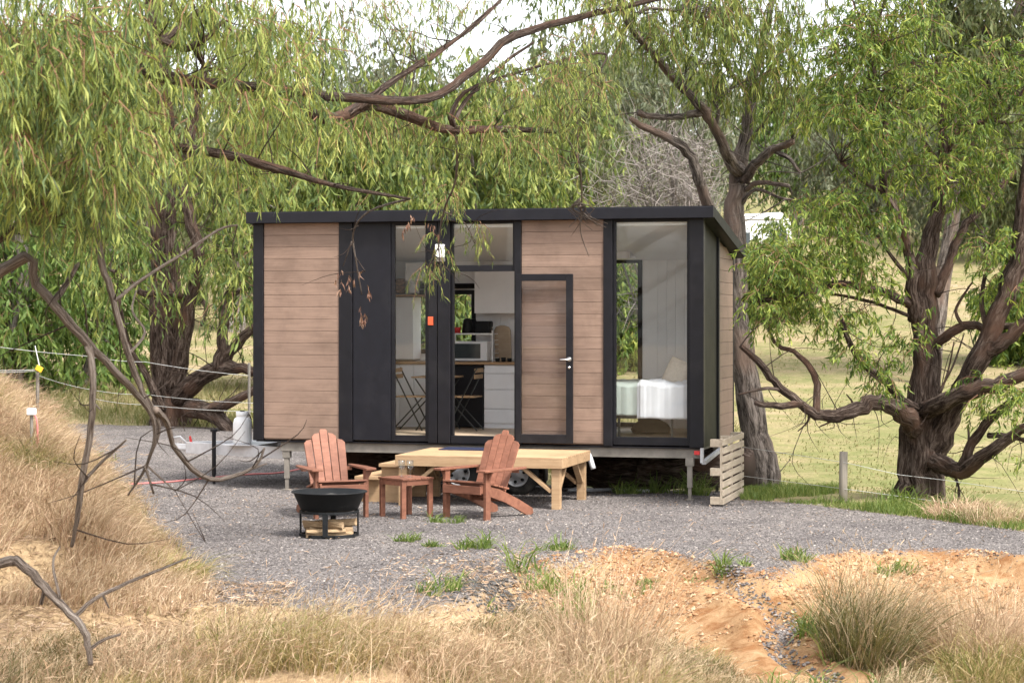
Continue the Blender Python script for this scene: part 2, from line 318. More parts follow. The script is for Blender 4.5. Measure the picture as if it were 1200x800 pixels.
# ------------------------------------------------------------------ mesh helpers
class MB:
    def __init__(s): s.v = []; s.f = []; s.uv = []; s.hasuv = False
    def add(s, vs, fs, uvs=None):
        b = len(s.v); s.v += [tuple(p) for p in vs]
        for i, f in enumerate(fs):
            s.f.append(tuple(b+j for j in f))
            s.uv.append(uvs[i] if uvs else [(0, 0)]*len(f))
        if uvs: s.hasuv = True
        return s
    def box(s, x0, x1, y0, y1, z0, z1, m=None):
        vs = [Vector((x, y, z)) for z in (z0, z1) for y in (y0, y1) for x in (x0, x1)]
        if m is not None: vs = [m @ p for p in vs]
        return s.add(vs, [(0, 2, 3, 1), (4, 5, 7, 6), (0, 1, 5, 4), (1, 3, 7, 5), (3, 2, 6, 7), (2, 0, 4, 6)])
    def bar(s, a, b, w, h, up=(0, 0, 1)):
        a = Vector(a); b = Vector(b); d = (b-a); L = d.length; d.normalize()
        sd = d.cross(Vector(up))
        if sd.length < 1e-4: sd = d.cross(Vector((0, 1, 0)))
        sd.normalize(); u = sd.cross(d)
        m = Matrix((d, sd, u)).transposed().to_4x4(); m.translation = a
        return s.box(0, L, -w/2, w/2, -h/2, h/2, m)
    def prism(s, pts, y0, y1, m=None):       # outline in (x, z), extruded along y
        n = len(pts)
        vs = [Vector((x, y0, z)) for x, z in pts]+[Vector((x, y1, z)) for x, z in pts]
        if m is not None: vs = [m @ p for p in vs]
        fs = [tuple(range(n)), tuple(range(2*n-1, n-1, -1))]+[(i, i+n, (i+1) % n+n, (i+1) % n) for i in range(n)]
        return s.add(vs, fs)
    def lathe(s, prof, n=24, c=(0, 0, 0), m=None):
        vs = []; k = len(prof)
        for i in range(n):
            a = 2*PI*i/n
            for r, z in prof:
                p = Vector((r*math.cos(a), r*math.sin(a), z))
                if m is not None: p = m @ p
                vs.append(p+Vector(c))
        fs = [(i*k+j, ((i+1) % n)*k+j, ((i+1) % n)*k+j+1, i*k+j+1) for i in range(n) for j in range(k-1)]
        return s.add(vs, fs)
    def tube(s, pts, rad, n=8, cap=True, ridge=0.0, seed=0, res=0):
        P = [np.array(p, float) for p in pts]; R = list(rad) if hasattr(rad, '__len__') else [rad]*len(P)
        if res:                                # Catmull-Rom resampling
            Q = []; RR = []
            for i in range(len(P)-1):
                p0 = P[max(i-1, 0)]; p1 = P[i]; p2 = P[i+1]; p3 = P[min(i+2, len(P)-1)]
                for k in range(res):
                    t = k/res
                    Q.append(.5*((2*p1)+(-p0+p2)*t+(2*p0-5*p1+4*p2-p3)*t*t+(-p0+3*p1-3*p2+p3)*t**3))
                    RR.append(R[i]*(1-t)+R[i+1]*t)
            Q.append(P[-1]); RR.append(R[-1]); P = Q; R = RR
            if ridge:
                wr = np.random.default_rng(int(seed*97) % 99991)
                for i in range(1, len(P)-1): P[i] = P[i]+wr.normal(size=3)*min(R[i]*.13, .012); R[i] = R[i]*(1+.035*wr.normal())
        k = len(P); vs = []
        t = P[1]-P[0]; t = t/np.linalg.norm(t)
        a = np.array((0, 0, 1.)) if abs(t[2]) < .9 else np.array((1., 0, 0))
        nrm = np.cross(t, a); nrm /= np.linalg.norm(nrm)
        L = 0; Ls = []
        for i in range(k):
            if i > 0: L += np.linalg.norm(P[i]-P[i-1])
            Ls.append(L)
            t = P[min(i+1, k-1)]-P[max(i-1, 0)]; t = t/(np.linalg.norm(t)+1e-9)
            nrm = nrm-t*np.dot(nrm, t); nrm /= np.linalg.norm(nrm)+1e-9
            bn = np.cross(t, nrm)
            for j in range(n):
                an = 2*PI*j/n
                r = R[i]
                if ridge:
                    q = float(vn(seed*7.3+an*3.2, Ls[-1]*.8+seed)); q2 = float(vn(seed*3.1+j*1.7, Ls[-1]*1.5+3))
                    r *= 1+ridge*((q-.5)*1.2+(q2-.5)*1.1)
                vs.append(P[i]+r*(math.cos(an)*nrm+math.sin(an)*bn))
        fs = []; uvs = []
        for i in range(k-1):
            for j in range(n):
                fs.append((i*n+j, i*n+(j+1) % n, (i+1)*n+(j+1) % n, (i+1)*n+j))
                c = 2*PI*max(R[0], .05)
                u0 = c*j/n; u1 = c*(j+1)/n
                uvs.append([(u0+seed, Ls[i]), (u1+seed, Ls[i]), (u1+seed, Ls[i+1]), (u0+seed, Ls[i+1])])
        if cap:
            fs.append(tuple(range(n-1, -1, -1))); uvs.append([(0, 0)]*n)
            fs.append(tuple((k-1)*n+j for j in range(n))); uvs.append([(0, 0)]*n)
        return s.add(vs, fs, uvs)
    def build(s, name, m, parent=None, smooth=False, bevel=0.0):
        me = bpy.data.meshes.new(name); me.from_pydata([tuple(p) for p in s.v], [], s.f)
        if s.hasuv:
            ul = me.uv_layers.new(name='UVMap'); flat = [c for f in s.uv for uv in f for c in uv]
            ul.data.foreach_set('uv', flat)
        me.materials.append(M[m] if isinstance(m, str) else m)
        if smooth: me.polygons.foreach_set('use_smooth', [True]*len(me.polygons))
        me.validate(); me.update()
        o = bpy.data.objects.new(name, me); COL.objects.link(o)
        if parent is not None: o.parent = parent
        if bevel:
            b = o.modifiers.new('edge', 'BEVEL'); b.width = bevel; b.segments = 2; b.limit_method = 'ANGLE'
        return o
def np_mesh(name, V, Q, m, parent=None, smooth=False):
    V = np.asarray(V, np.float32).reshape(-1, 3); Q = np.asarray(Q, np.int32); k = Q.shape[1]
    me = bpy.data.meshes.new(name)
    me.vertices.add(len(V)); me.vertices.foreach_set('co', V.ravel())
    me.loops.add(Q.size); me.loops.foreach_set('vertex_index', Q.ravel())
    me.polygons.add(len(Q)); me.polygons.foreach_set('loop_start', np.arange(len(Q), dtype=np.int32)*k)
    me.polygons.foreach_set('use_smooth', np.full(len(Q), smooth))
    me.materials.append(M[m]); me.update(calc_edges=True)
    o = bpy.data.objects.new(name, me); COL.objects.link(o)
    if parent is not None: o.parent = parent
    return o
def ribbons(pts, side, widths):
    """pts: list of k (N,3) arrays; side (N,3); widths: list of k (N,) half-widths -> V, quads"""
    k = len(pts); N = len(pts[0])
    V = np.zeros((N, 2*k, 3))
    for i in range(k):
        w = np.asarray(widths[i])[:, None]
        V[:, 2*i] = pts[i]-side*w; V[:, 2*i+1] = pts[i]+side*w
    base = (np.arange(N)*2*k)[:, None, None]
    q = np.array([[2*i, 2*i+1, 2*i+3, 2*i+2] for i in range(k-1)])[None]
    return V.reshape(-1, 3), (base+q).reshape(-1, 4)
def nrmz(a): return a/(np.linalg.norm(a, axis=-1, keepdims=True)+1e-9)
def props(o, label=None, cat=None, group=None, kind=None):
    if label: o['label'] = label
    if cat: o['category'] = cat
    if group: o['group'] = group
    if kind: o['kind'] = kind
    return o
def thing(name, label, cat, loc=(0, 0, 0), rz=0, group=None):
    o = bpy.data.objects.new(name, None); COL.objects.link(o); o.empty_display_size = .1
    o.location = loc; o.rotation_euler = (0, 0, rz)
    return props(o, label, cat, group)
# ================================================================== ground sheet
def grid_axis(lo, hi, step, far, grow):
    a = list(np.arange(lo, hi+1e-6, step)); s = step
    while a[-1] < far[1]: s *= grow; a.append(a[-1]+s)
    s = step
    while a[0] > far[0]: s *= grow; a.insert(0, a[0]-s)
    return np.array(a)
gx = grid_axis(-8.5, 8.5, .075, (-420, 420), 1.13); gy = grid_axis(11.5, 30.5, .075, (-30, 640), 1.07)
XX, YY = np.meshgrid(gx, gy, indexing='ij'); ZZ = H(XX, YY)
nx, ny = XX.shape
V = np.stack([XX, YY, ZZ], -1).reshape(-1, 3)
ii = (np.arange(nx-1)[:, None]*ny+np.arange(ny-1)[None]).reshape(-1)
gnd = np_mesh('ground', V, np.stack([ii, ii+ny, ii+ny+1, ii+1], -1), 'ground', smooth=True); props(gnd, kind='structure')
fx, fy = XX.ravel(), YY.ravel()
gsd = sdist(GPOLY, fx, fy)
rut = np.exp(-((fx-(2.02+.12*(edgeY(fx)-fy)+.12*np.sin(fy*3)))/.10)**2)*ss(.1, .8, edgeY(fx)-fy)*ss(3.0, 1.5, edgeY(fx)-fy)
apron = ss(.9, 0, np.abs(fy-edgeY(fx)+.25))*.42*ss(-.5, .6, fx)*ss(3.0, 1.5, fx)
gravel = np.clip(np.maximum(.5+gsd*1.1, rut*.62), 0, 1)
gravel = np.maximum(gravel, np.clip(.15+.35*ss(.5, 0, edgeY(fx)-fy), 0, .5)*ss(-2.5, -1.5, fx)*ss(4.5, 2, fx)*(edgeY(fx) > fy)*(fbm(fx*2, fy*2) > .5))
mdv = mound_d(fx, fy)
soil = ss(.55, 1.25, fx+.5*(fbm(fx*1.5, fy*1.5, 3)-.45))*ss(-.5, .1, edgeY(fx)-fy)*ss(5.2, 3.2, edgeY(fx)-fy)
soil = np.maximum(soil, .30*ss(.55, 0, np.abs(fy-16.35))*ss(-2.4, -2.9, fx))           # undercut bank on the left
pad = ss(24, 29, fy)*(1-ss(.2, -.4, -mdv)*ss(44, 38, fy))
pad = np.maximum(pad, ss(2.9, 3.6, fx)*ss(22.5, 23.5, fy)*ss(.2, -.1, gsd))
col = np.zeros((len(fx), 4), np.float32); col[:, 0] = gravel; col[:, 1] = soil; col[:, 2] = pad; col[:, 3] = np.clip(ss(42, 30, fy)*(.40+1.1*(fbm(fx*.35+3, fy*.25, 3)-.42))+ss(.42, .6, fbm(fx*.06+9, fy*.05, 3))*.3, 0, 1)
ca = gnd.data.attributes.new('zones', 'FLOAT_COLOR', 'POINT'); ca.data.foreach_set('color', col.ravel())
# ================================================================== the cabin (local axes: x along the front, y into the cabin, z up)
A15 = math.radians(15); L = 5.885; C0 = (2.34, 24.97)
ex, ey = math.cos(A15), -math.sin(A15); dx, dy = math.sin(A15), math.cos(A15)
ORG = (C0[0]-L*ex, C0[1]-L*ey, 0)
def uF(px, w=0.0):
    k = (px-CX)/F; t = (k*(C0[1]+w*dy)-C0[0]-w*dx)/(ex-k*ey); return L+t
def zF(py, u, w=0.0):
    return CZ-(py-HY)*(C0[1]+(u-L)*ey+w*dy)/F
def Hw(u, w, z=0): return (ORG[0]+u*ex+w*dx, ORG[1]+u*ey+w*dy, z)     # cabin coordinates -> world
house = thing('tiny_house', 'small black and timber cabin on trailer wheels with big windows', 'tiny house', ORG, -A15)
Z0, Z1, W = .655, 3.44, 2.36
def zr(w): return 3.44-.168*w                 # underside of the roof
U = lambda px, w=0.0: uF(px, w)
def boards(mb, u0, u1, z0, z1, y0, y1, n, gap=.0032):
    hh = (z1-z0)/n
    for i in range(n): mb.box(u0, u1, y0, y1, z0+i*hh+gap/2, z0+(i+1)*hh-gap/2)
# --- front cladding
u = [U(p) for p in (297, 309, 397, 413, 462, 502, 528, 603, 611, 707, 718, 808, 825)]
mb = MB(); boards(mb, u[1], u[2], Z0+.015, Z1, .012, .034, 18); mb.box(u[1], u[2], .034, .10, Z0, Z1); mb.build('timber_wall', 'cladding', house, bevel=.003)
mb = MB(); boards(mb, u[8], u[9], Z0+.015, Z1, .012, .034, 19); mb.box(u[8], u[9], .034, .10, Z0, Z1); mb.build('timber_wall', 'cladding', house, bevel=.003)
mb = MB(); mb.box(u[3]+.006, u[4]-.05, .006, .10, Z0+.01, Z1); mb.build('black_panel', 'panel_black', house, bevel=.004)
for a, b, y0 in ((u[0], u[1], -.02), (u[2], u[3], -.005), (U(502), U(512.4), -.012), (U(513.2), U(528), -.02), (u[7], u[8], -.02), (u[9], u[10], -.012), (u[11], u[12], -.02)):
    MB().box(a+.001, b-.001, y0, .10, Z0-.012, Z1).build('wall_post', 'black_metal', house, bevel=.006)
MB().box(u[1], u[12]-.02, .02, .098, Z0-.03, Z0-.013).build('bottom_trim', 'black_metal', house)
# --- windows of the front (frame and pane)
def window(u0, u1, z0, z1, fw, y=.02, name='window', glass='glass', dep=.05, bot=None):
    m = MB(); bt = bot or fw
    m.box(u0, u0+fw, y, y+dep, z0, z1); m.box(u1-fw, u1, y, y+dep, z0, z1)
    m.box(u0+fw, u1-fw, y, y+dep, z0, z0+bt); m.box(u0+fw, u1-fw, y, y+dep, z1-fw, z1)
    o = m.build(name, 'black_metal', house, bevel=.003)
    MB().box(u0+fw, u1-fw, y+.022, y+.028, z0+bt, z1-fw).build('pane', glass, o)
    return o
window(U(462.2)-.049, U(501.9), Z0+.005, Z1-.001, .046, bot=.075)
window(u[10]+.001, u[11]-.001, Z0+.005, Z1-.001, .035, bot=.10)
zt = zF(318, U(565)); window(u[6]+.001, u[7]-.001, zt, Z1-.001, .028, name='transom_window', bot=.08)
# --- doorway and the open door folded back flat against the wall
mb = MB(); mb.box(u[6]+.001, u[7]-.001, .0, .12, Z0-.01, Z0+.085); mb.box(u[6]+.001, u[6]+.03, .03, .09, Z0+.086, zt-.001)
mb.build('door_sill', 'black_metal', house, bevel=.004)
d0, d1 = U(604, -.10), U(671, -.10); dz0, dz1 = Z0+.015, zF(321, U(640, -.1), -.1)
mb = MB(); fw = .085
mb.box(d0, d0+.07, -.10, -.058, dz0, dz1); mb.box(d1-fw, d1, -.10, -.058, dz0, dz1); mb.box(d0+.07, d1-fw, -.10, -.058, dz0, dz0+.11); mb.box(d0+.07, d1-fw, -.10, -.058, dz1-fw, dz1)
door = mb.build('door', 'black_metal', house, bevel=.004)
MB().box(d0+.07, d1-fw, -.083, -.077, dz0+.11, dz1-fw).build('pane', 'door_glass', door)
hu, hz = d1-.042, zF(421, U(661, -.1), -.1)
mb = MB(); mb.lathe([(0, 0), (.030, 0), (.030, .014), (.014, .02), (.012, .05), (0, .05)], 16, (hu, -.10, hz), Matrix.Rotation(PI/2, 4, 'X')); mb.tube([(hu+.01, -.147, hz), (hu-.11, -.15, hz-.004)], .0105, 8)
mb.build('door_handle', 'chrome', door, smooth=True)
MB().lathe([(0, 0), (.016, 0), (.016, .01), (0, .01)], 12, (hu, -.10, hz-.1), Matrix.Rotation(PI/2, 4, 'X')).build('lock', 'chrome', door, smooth=True)
for zz in (dz0+.25, (dz0+dz1)/2, dz1-.3): MB().tube([(d0-.012, -.06, zz-.05), (d0-.012, -.06, zz+.05)], .012, 8).build('hinge', 'black_metal', door)
# --- right end: dark side window then timber boards under the sloping roof
def slope_prism(mb, y0, y1, x0, x1, zb):
    vs = [(x, y, z) for x in (x0, x1) for y, z in ((y0, zb), (y1, zb), (y1, zr(y1)), (y0, zr(y0)))]
    mb.add(vs, [(0, 1, 2, 3), (7, 6, 5, 4), (0, 4, 5, 1), (1, 5, 6, 2), (2, 6, 7, 3), (3, 7, 4, 0)])
ws = 1.22
mb = MB(); slope_prism(mb, .101, ws, L-.10, L-.03, Z0-.01); sw = mb.build('side_window', 'dark_side', house)
mb = MB(); slope_prism(mb, ws-.06, ws+.02, L-.05, L-.004, Z0-.012); mb.build('window_frame', 'black_metal', sw)
mb = MB(); n = 18; hb = (zr(0)-Z0)/n
for i in range(n):
    z0 = Z0+.015+i*hb; z1 = z0+hb-.004
    ye = min(W-.02, (3.44-z0)/.168); ye1 = min(W-.02, (3.44-z1)/.168-.01)
    if ye < ws+.05: break
    y0 = ws+.021
    if ye1 <= y0+.02: continue
    vs = [(x, y, z) for x in (L-.03, L-.008) for y, z in ((y0, z0), (ye, z0), (ye1, z1), (y0, z1))]
    mb.add(vs, [(0, 1, 2, 3), (7, 6, 5, 4), (0, 4, 5, 1), (1, 5, 6, 2), (2, 6, 7, 3), (3, 7, 4, 0)])
slope_prism(mb, ws+.021, W-.001, L-.10, L-.031, Z0)
mb.build('timber_wall', 'cladding', house, bevel=.003)
MB().box(L-.06, L, W-.019, W+.03, Z0-.01, zr(W)-.005).build('wall_post', 'black_metal', house, bevel=.004)
mb = MB(); slope_prism(mb, .101, W-.001, .0, .08, Z0); mb.build('end_wall', 'panel_black', house)
# --- back wall with its two windows
kb0, kb1 = U(484, 2.3), U(558, 2.3); kz0, kz1 = zF(414, kb0, 2.3), zF(340, kb0, 2.3)
bb0, bb1 = U(676, 2.3), U(753, 2.3); bz0, bz1 = Z0+.10, zF(303, bb1, 2.3)
mb = MB(); zt2 = zr(W)-.01
for a, b, z0, z1 in ((.081, kb0, Z0, zt2), (kb0, kb1, Z0, kz0), (kb0, kb1, kz1, zt2), (kb1, bb0, Z0, zt2), (bb0, bb1, Z0, bz0), (bb0, bb1, bz1, zt2), (bb1, L-.101, Z0, zt2)):
    mb.box(a, b, 2.29, W, z0, z1)
mb.build('back_wall', 'white_wall', house)
mb = MB()
for i in range(40):
    uu = bb1+.1+i*.12
    if uu < L-.12: mb.box(uu, uu+.112, 2.283, 2.2895, Z0+.1, zt2-.02)
for i in range(40):
    uu = kb1+.12+i*.12
    if uu < bb0-.15: mb.box(uu, uu+.112, 2.283, 2.2895, Z0+.1, zt2-.02)
mb.build('wall_lining', 'white_wall', house, bevel=.004)
for a, b, z0, z1 in ((kb0, kb1, kz0, kz1), (bb0, bb1, bz0, bz1)): window(a+.001, b-.001, z0+.001, z1-.001, .06, 2.27, 'back_window', dep=.09)
for a, b, z1 in ((kb0-.02, kb1+.02, kz1), (bb0-.02, bb1+.02, bz1)):
    mb = MB().box(a, b, 2.18, 2.268, z1+.02, z1+.09); mb.build('window_blind', 'dark_fabric', house, bevel=.01)
# --- floor, ceiling, bulkhead, inner partitions
MB().box(.081, L-.101, .101, 2.289, Z0, Z0+.09).build('floor', 'light_floor', house)
mb = MB(); vs = [(x, y, zr(y)-o) for x in (.081, L-.101) for y, o in ((.101, .06), (2.28, .06), (2.28, .02), (.101, .02))]
mb.add(vs, [(0, 1, 2, 3), (7, 6, 5, 4), (0, 4, 5, 1), (1, 5, 6, 2), (2, 6, 7, 3), (3, 7, 4, 0)]); mb.build('ceiling', 'white_wall', house)
MB().box(U(690, 1.7), U(738, 1.7), 1.7, 2.28, zF(293, U(738, 1.7), 1.7), zr(2.25)-.061).build('bulkhead', 'white_wall', house, bevel=.005)
MB().box(L-.130, L-.102, .101, 2.28, Z0+.09, zr(2.28)-.07).build('end_lining', 'white_wall', house)
pw0, pw1 = U(440, 1.9), U(484, 1.9)
MB().box(pw0, pw1, 1.9, 2.26, zF(421, pw1, 1.9), zF(348, pw1, 1.9)).build('inner_cupboard', 'white_wall', house, bevel=.004)
MB().box(pw0-.1, U(503, 1.9), 1.86, 2.26, zF(347.5, pw1, 1.9), zF(345, pw1, 1.9)).build('high_shelf', 'counter_wood', house)
MB().box(.081, u[3]+.2, 1.0, 1.06, Z0+.09, 3.1).build('inner_partition', 'white_wall', house)
# --- kitchen
kw = 1.72; kz = zF(424, U(560, kw), kw); fz = Z0+.09
ka, kbn, kc, kd = U(436, kw), U(530, kw), U(567, kw), U(606, kw)
MB().box(ka, kd, kw-.03, 2.268, kz-.035, kz).build('worktop', 'counter_wood', house, bevel=.004)
cab = MB().box(kc, kd, kw+.02, 2.26, fz, kz-.036).build('kitchen_cabinet', 'white_gloss', house)
zz = [fz+.06, zF(479, kc, kw), zF(456, kc, kw), zF(437.5, kc, kw), kz-.04]
for a, b in zip(zz[:-1], zz[1:]): MB().box(kc+.004, kd-.004, kw, kw+.019, a+.005, b-.006).build('drawer', 'white_gloss', cab, bevel=.003)
mb = MB().box(ka, U(518, kw), kw+.02, 2.26, fz, kz-.036)
for i in range(5):
    q0 = ka+(U(518, kw)-ka)*i/5; mb.box(q0+.004, q0+(U(518, kw)-ka)/5-.004, kw, kw+.018, fz+.07, kz-.04)
mb.build('kitchen_cabinet', 'white_gloss', house, bevel=.003)
MB().box(U(556, 1.95), U(606, 1.95), 1.95, 2.28, zF(367, U(570, 1.95), 1.95), zF(318, U(570, 1.95), 1.95)).build('wall_cupboard', 'white_wall', house, bevel=.004)
mb = MB().box(U(519, kw), U(566, kw), kw+.03, 2.24, fz+.01, kz-.04); fr = mb.build('bar_fridge', 'black_metal', None, bevel=.01)
fr.location = ORG; fr.rotation_euler = (0, 0, -A15); props(fr, 'black bar fridge under the worktop left of the white drawers', 'fridge')
def place(o): o.location = ORG; o.rotation_euler = (0, 0, -A15); return o
# --- roof
mb = MB(); y0, y1 = -.10, 2.56; x0, x1 = -.05, L+.13
vs = [(x, y, 3.44-.168*y+o) for x in (x0, x1) for y, o in ((y0, .085), (y1, .085), (y1, .128), (y0, .128))]
mb.add(vs, [(0, 1, 2, 3), (7, 6, 5, 4), (0, 4, 5, 1), (1, 5, 6, 2), (2, 6, 7, 3), (3, 7, 4, 0)])
mb.box(x0+.05, x1-.15, .0, 2.3, 3.0, 3.02) if False else None
roof = mb.build('roof', 'black_metal', house)
MB().box(x0-.005, x1+.006, y0-.028, y0-.002, 3.437, 3.575).build('fascia', 'panel_black', roof, bevel=.006)
for x in (x0-.004, x1-.02):
    mb = MB(); vs = [(xx, y, 3.44-.168*y+o) for xx in (x, x+.024) for y, o in ((y0-.001, .0), (y1, .0), (y1, .133), (y0-.001, .133))]
    mb.add(vs, [(0, 1, 2, 3), (7, 6, 5, 4), (0, 4, 5, 1), (1, 5, 6, 2), (2, 6, 7, 3), (3, 7, 4, 0)]); mb.build('barge_board', 'dark_side', roof)
mb = MB(); vs = [(x, y, 3.44-.168*y+o) for x in (x0+.022, x1-.022) for y, o in ((-.098, .005), (2.55, .005), (2.55, .08), (-.098, .08))]
mb.add(vs, [(0, 1, 2, 3), (7, 6, 5, 4), (0, 4, 5, 1), (1, 5, 6, 2), (2, 6, 7, 3), (3, 7, 4, 0)]); mb.build('soffit', 'panel_black', roof)
# --- trailer underneath
mb = MB()
mb.box(.35, 5.82, .06, .13, Z0-.15, Z0-.031); mb.box(.35, 5.82, 2.2, 2.27, Z0-.15, Z0-.031)
for i in range(9): mb.box(.4+i*.65, .45+i*.65, .131, 2.199, Z0-.13, Z0-.033)
mb.build('chassis', 'chassis_grey', house, bevel=.004)
MB().box(.02, L-.03, .05, 2.33, Z0-.029, Z0-.0135).build('underfloor', 'black_metal', house)
rails = MB()
for ww in (.22, 2.14): rails.bar((.36, ww, .47), (-1.42, 1.12 if ww < 1 else 1.24, .455), .06, .15)
rails.bar((-1.35, 1.18, .455), (-1.62, 1.18, .47), .07, .07); rails.bar((-.35, .7, .46), (-.35, 1.66, .46), .06, .09); rails.box(-.62, -.12, .45, 1.7, .535, .55)
rails.build('drawbar', 'drawbar_zinc', house, bevel=.004)
hd = MB().tube([(-1.45, 1.18, .5), (-1.55, 1.16, .60), (-1.72, 1.15, .57)], .015, 6); hd.lathe([(0, 0), (.045, 0), (.05, .05), (.02, .09), (0, .09)], 12, (-1.66, 1.18, .43)); hd.build('tow_coupling', 'galvanised', house, smooth=True)
MB().tube([(-1.38, 1.15, .52), (-1.40, 1.15, .61)], [.022, .014], 8).build('brake_lever', 'red', house)
jw = MB().tube([(-.86, .72, .12), (-.86, .72, .70)], .028, 12); jw.tube([(-.86, .72, .70), (-.86, .72, .73)], .05, 12); jw.tube([(-.86, .72, .0), (-.86, .72, .12)], .02, 10); jw.build('jockey_wheel', 'black_metal', house)
for uu, ww in ((.42, .10), (L-.18, .03), (L-.2, 2.2)):
    zb = Hs(*Hw(uu, ww)[:2])
    j = MB().box(uu-.05, uu+.05, ww-.03, ww+.05, Z0-.24, Z0-.14); j.box(uu-.03, uu+.03, ww-.02, ww+.04, zb+.15, Z0-.24); j.box(uu-.02, uu+.02, ww-.01, ww+.03, zb, zb+.15); j.box(uu-.05, uu+.05, ww-.04, ww+.06, zb, zb+.012)
    j.build('stabiliser_leg', 'chassis_grey', house, bevel=.004)
MB().box(L-.12, L-.05, -.012, .02, Z0-.10, Z0-.05).build('tail_light', 'red', house, bevel=.004)
mb = MB().box(L-.045, L-.01, -.01, .06, Z0-.20, Z0-.015); mb.bar((L-.02, .1, Z0-.2), (L-.02, 1.4, Z0-.12), .05, .05); mb.build('tow_bracket', 'galvanised', house, bevel=.003)
for uu in (U(538.5, .25), U(607, .25)):
    wz = .255; rot = Matrix.Rotation(PI/2, 4, 'X')
    wh = MB().lathe([(.155, -.075), (.20, -.085), (.255, -.07), (.27, -.03), (.27, .03), (.255, .07), (.20, .085), (.155, .075)], 36, (uu, .25, wz), rot).build('wheel', 'tyre', house, smooth=True)
    r = MB(); r.lathe([(.158, .07), (.15, .085), (.14, .06), (.13, .03), (.06, .045), (.035, .06), (0, .06)], 36, (uu, .25, wz), rot)
    ro = r.build('rim', 'rim', wh, smooth=True)
    for k in range(6):
        a = k*PI/3+.3; cx, cz = uu+.095*math.cos(a), wz+.095*math.sin(a)
        MB().lathe([(0, .058), (.021, .058), (.019, .035), (0, .035)], 10, (cx, .25, cz), rot).build('rim_hole', 'tyre', wh)
MB().tube([(U(689, .02), .0, Z0-.10), (U(692, .02), -.02, .50), (U(696, .0), -.03, .36)], .034, 10, res=4).build('waste_pipe', 'galvanised', house, smooth=True)
# --- small fittings on the front
wl = MB().box(U(512.5), U(522), -.10, -.021, zF(302, U(517)), zF(286.5, U(517))).build('wall_lamp', 'white_plastic', house, bevel=.008)
MB().box(U(512.2), U(522.3), -.102, -.021, zF(307, U(517)), zF(302.2, U(517))).build('lamp_base', 'chassis_grey', wl, bevel=.006)
MB().box(U(502.3), U(508.2), -.04, -.013, zF(381, U(505)), zF(371, U(505))).build('orange_switch', 'orange', house, bevel=.005)
# ================================================================== things inside the cabin
bed = place(thing('bed', 'low bed with black metal frame behind the large right window', 'bed'))
b0, b1, by0, by1 = U(700, .3), L-.16, .22, 1.72; bz = zF(489, U(760, .25), .25)
mb = MB(); mb.box(b0, b1, by0, by0+.03, bz-.015, bz+.015); mb.box(b0, b1, by1-.03, by1, bz-.015, bz+.015); mb.box(b0, b0+.03, by0, by1, bz-.015, bz+.014); mb.box(b1-.03, b1, by0, by1, bz-.015, bz+.014)
for i in range(8): mb.box(b0+.1+i*(b1-b0-.2)/8, b0+.16+i*(b1-b0-.2)/8, by0, by1, bz-.01, bz+.012)
mb.build('bed_frame', 'chair_metal', bed)
for px in (725, 787): 
    for ww in (by0+.02, by1-.02): MB().box(U(px, by0)-.014, U(px, by0)+.014, ww-.014, ww+.014, fz, bz-.016).build('leg', 'chair_metal', bed)
MB().box(b0+.02, b1-.01, by0+.02, by1-.02, bz+.017, bz+.16).build('mattress', 'linen_white', bed, bevel=.04)
def soft_box(name, m, x0, x1, y0, y1, z0, z1, nx=60, ny=44, amp=.022, seed=0, parent=None):
    """a draped cover: top sheet with folds and front/side falls"""
    vs = []; fs = []
    for i in range(nx+1):
        for j in range(ny+1):
            x = x0+(x1-x0)*i/nx; t = j/ny
            if t < .35: y = y0-.006*math.sin(x*40+seed)-.01*float(vn(x*9+seed, t*6)); z = z0+(z1-.03-z0)*(t/.35)
            else:
                q = (t-.35)/.65; y = y0+(y1-y0)*q; z = z1-.03*(1-min(1, q*9))**2
            e = min(i, nx-i)/4.0
            wrk = float(fbm(np.array(x*7+seed+y*2), np.array(y*5+x*3), 4))-.45; z += amp*2.4*wrk*(1 if t > .3 else .3); y -= amp*1.6*wrk*(t < .4) - (0.02 if e < 1 else 0)
            vs.append((x, y, z))
    for i in range(nx):
        for j in range(ny): fs.append((i*(ny+1)+j, (i+1)*(ny+1)+j, (i+1)*(ny+1)+j+1, i*(ny+1)+j+1))
    mb = MB().add(vs, fs); o = mb.build(name, m, parent, smooth=True); s = o.modifiers.new('thick', 'SOLIDIFY'); s.thickness = .02; return o
zq = zF(449, U(760, by0), by0)
q = place(soft_box('duvet', 'linen_green', b0-.01, U(752, by0), by0-.01, by1, bz+.02, zq, seed=1)); props(q, 'pale grey green duvet over the left half of the bed', 'duvet')
q = place(soft_box('blanket', 'linen_white', U(747, by0), b1, by0-.05, by1, bz-.01, zq+.015, seed=5, amp=.045)); props(q, 'crumpled white sheet hanging over the right half of the bed', 'sheet')
def pillow(name, m, c, sx, sy, sz, rot, label):
    vs = []; fs = []; n = 14
    for sgn in (1, -1):
        for i in range(n+1):
            for j in range(n+1):
                a = i/n*2-1; b = j/n*2-1
                t = max(0, (1-abs(a)**2.2)*(1-abs(b)**2.2))**.5; rc = 1-.10*(abs(a)*abs(b))**2; 
                k = 1-.07*(1-abs(b)**2)*abs(a)**4-.0; kk = 1-.07*(1-abs(a)**2)*abs(b)**4
                vs.append((a*sx/2*k*rc, sgn*sy/2*t, b*sz/2*kk*rc))
    N = (n+1)**2
    for s in range(2):
        for i in range(n):
            for j in range(n):
                f = (s*N+i*(n+1)+j, s*N+(i+1)*(n+1)+j, s*N+(i+1)*(n+1)+j+1, s*N+i*(n+1)+j+1); fs.append(f if s else f[::-1])
    mb = MB().add([rot @ Vector(v)+Vector(c) for v in vs], fs); o = place(mb.build(name, m, None, smooth=True)); props(o, label, 'pillow'); return o
pu = U(793, .75)
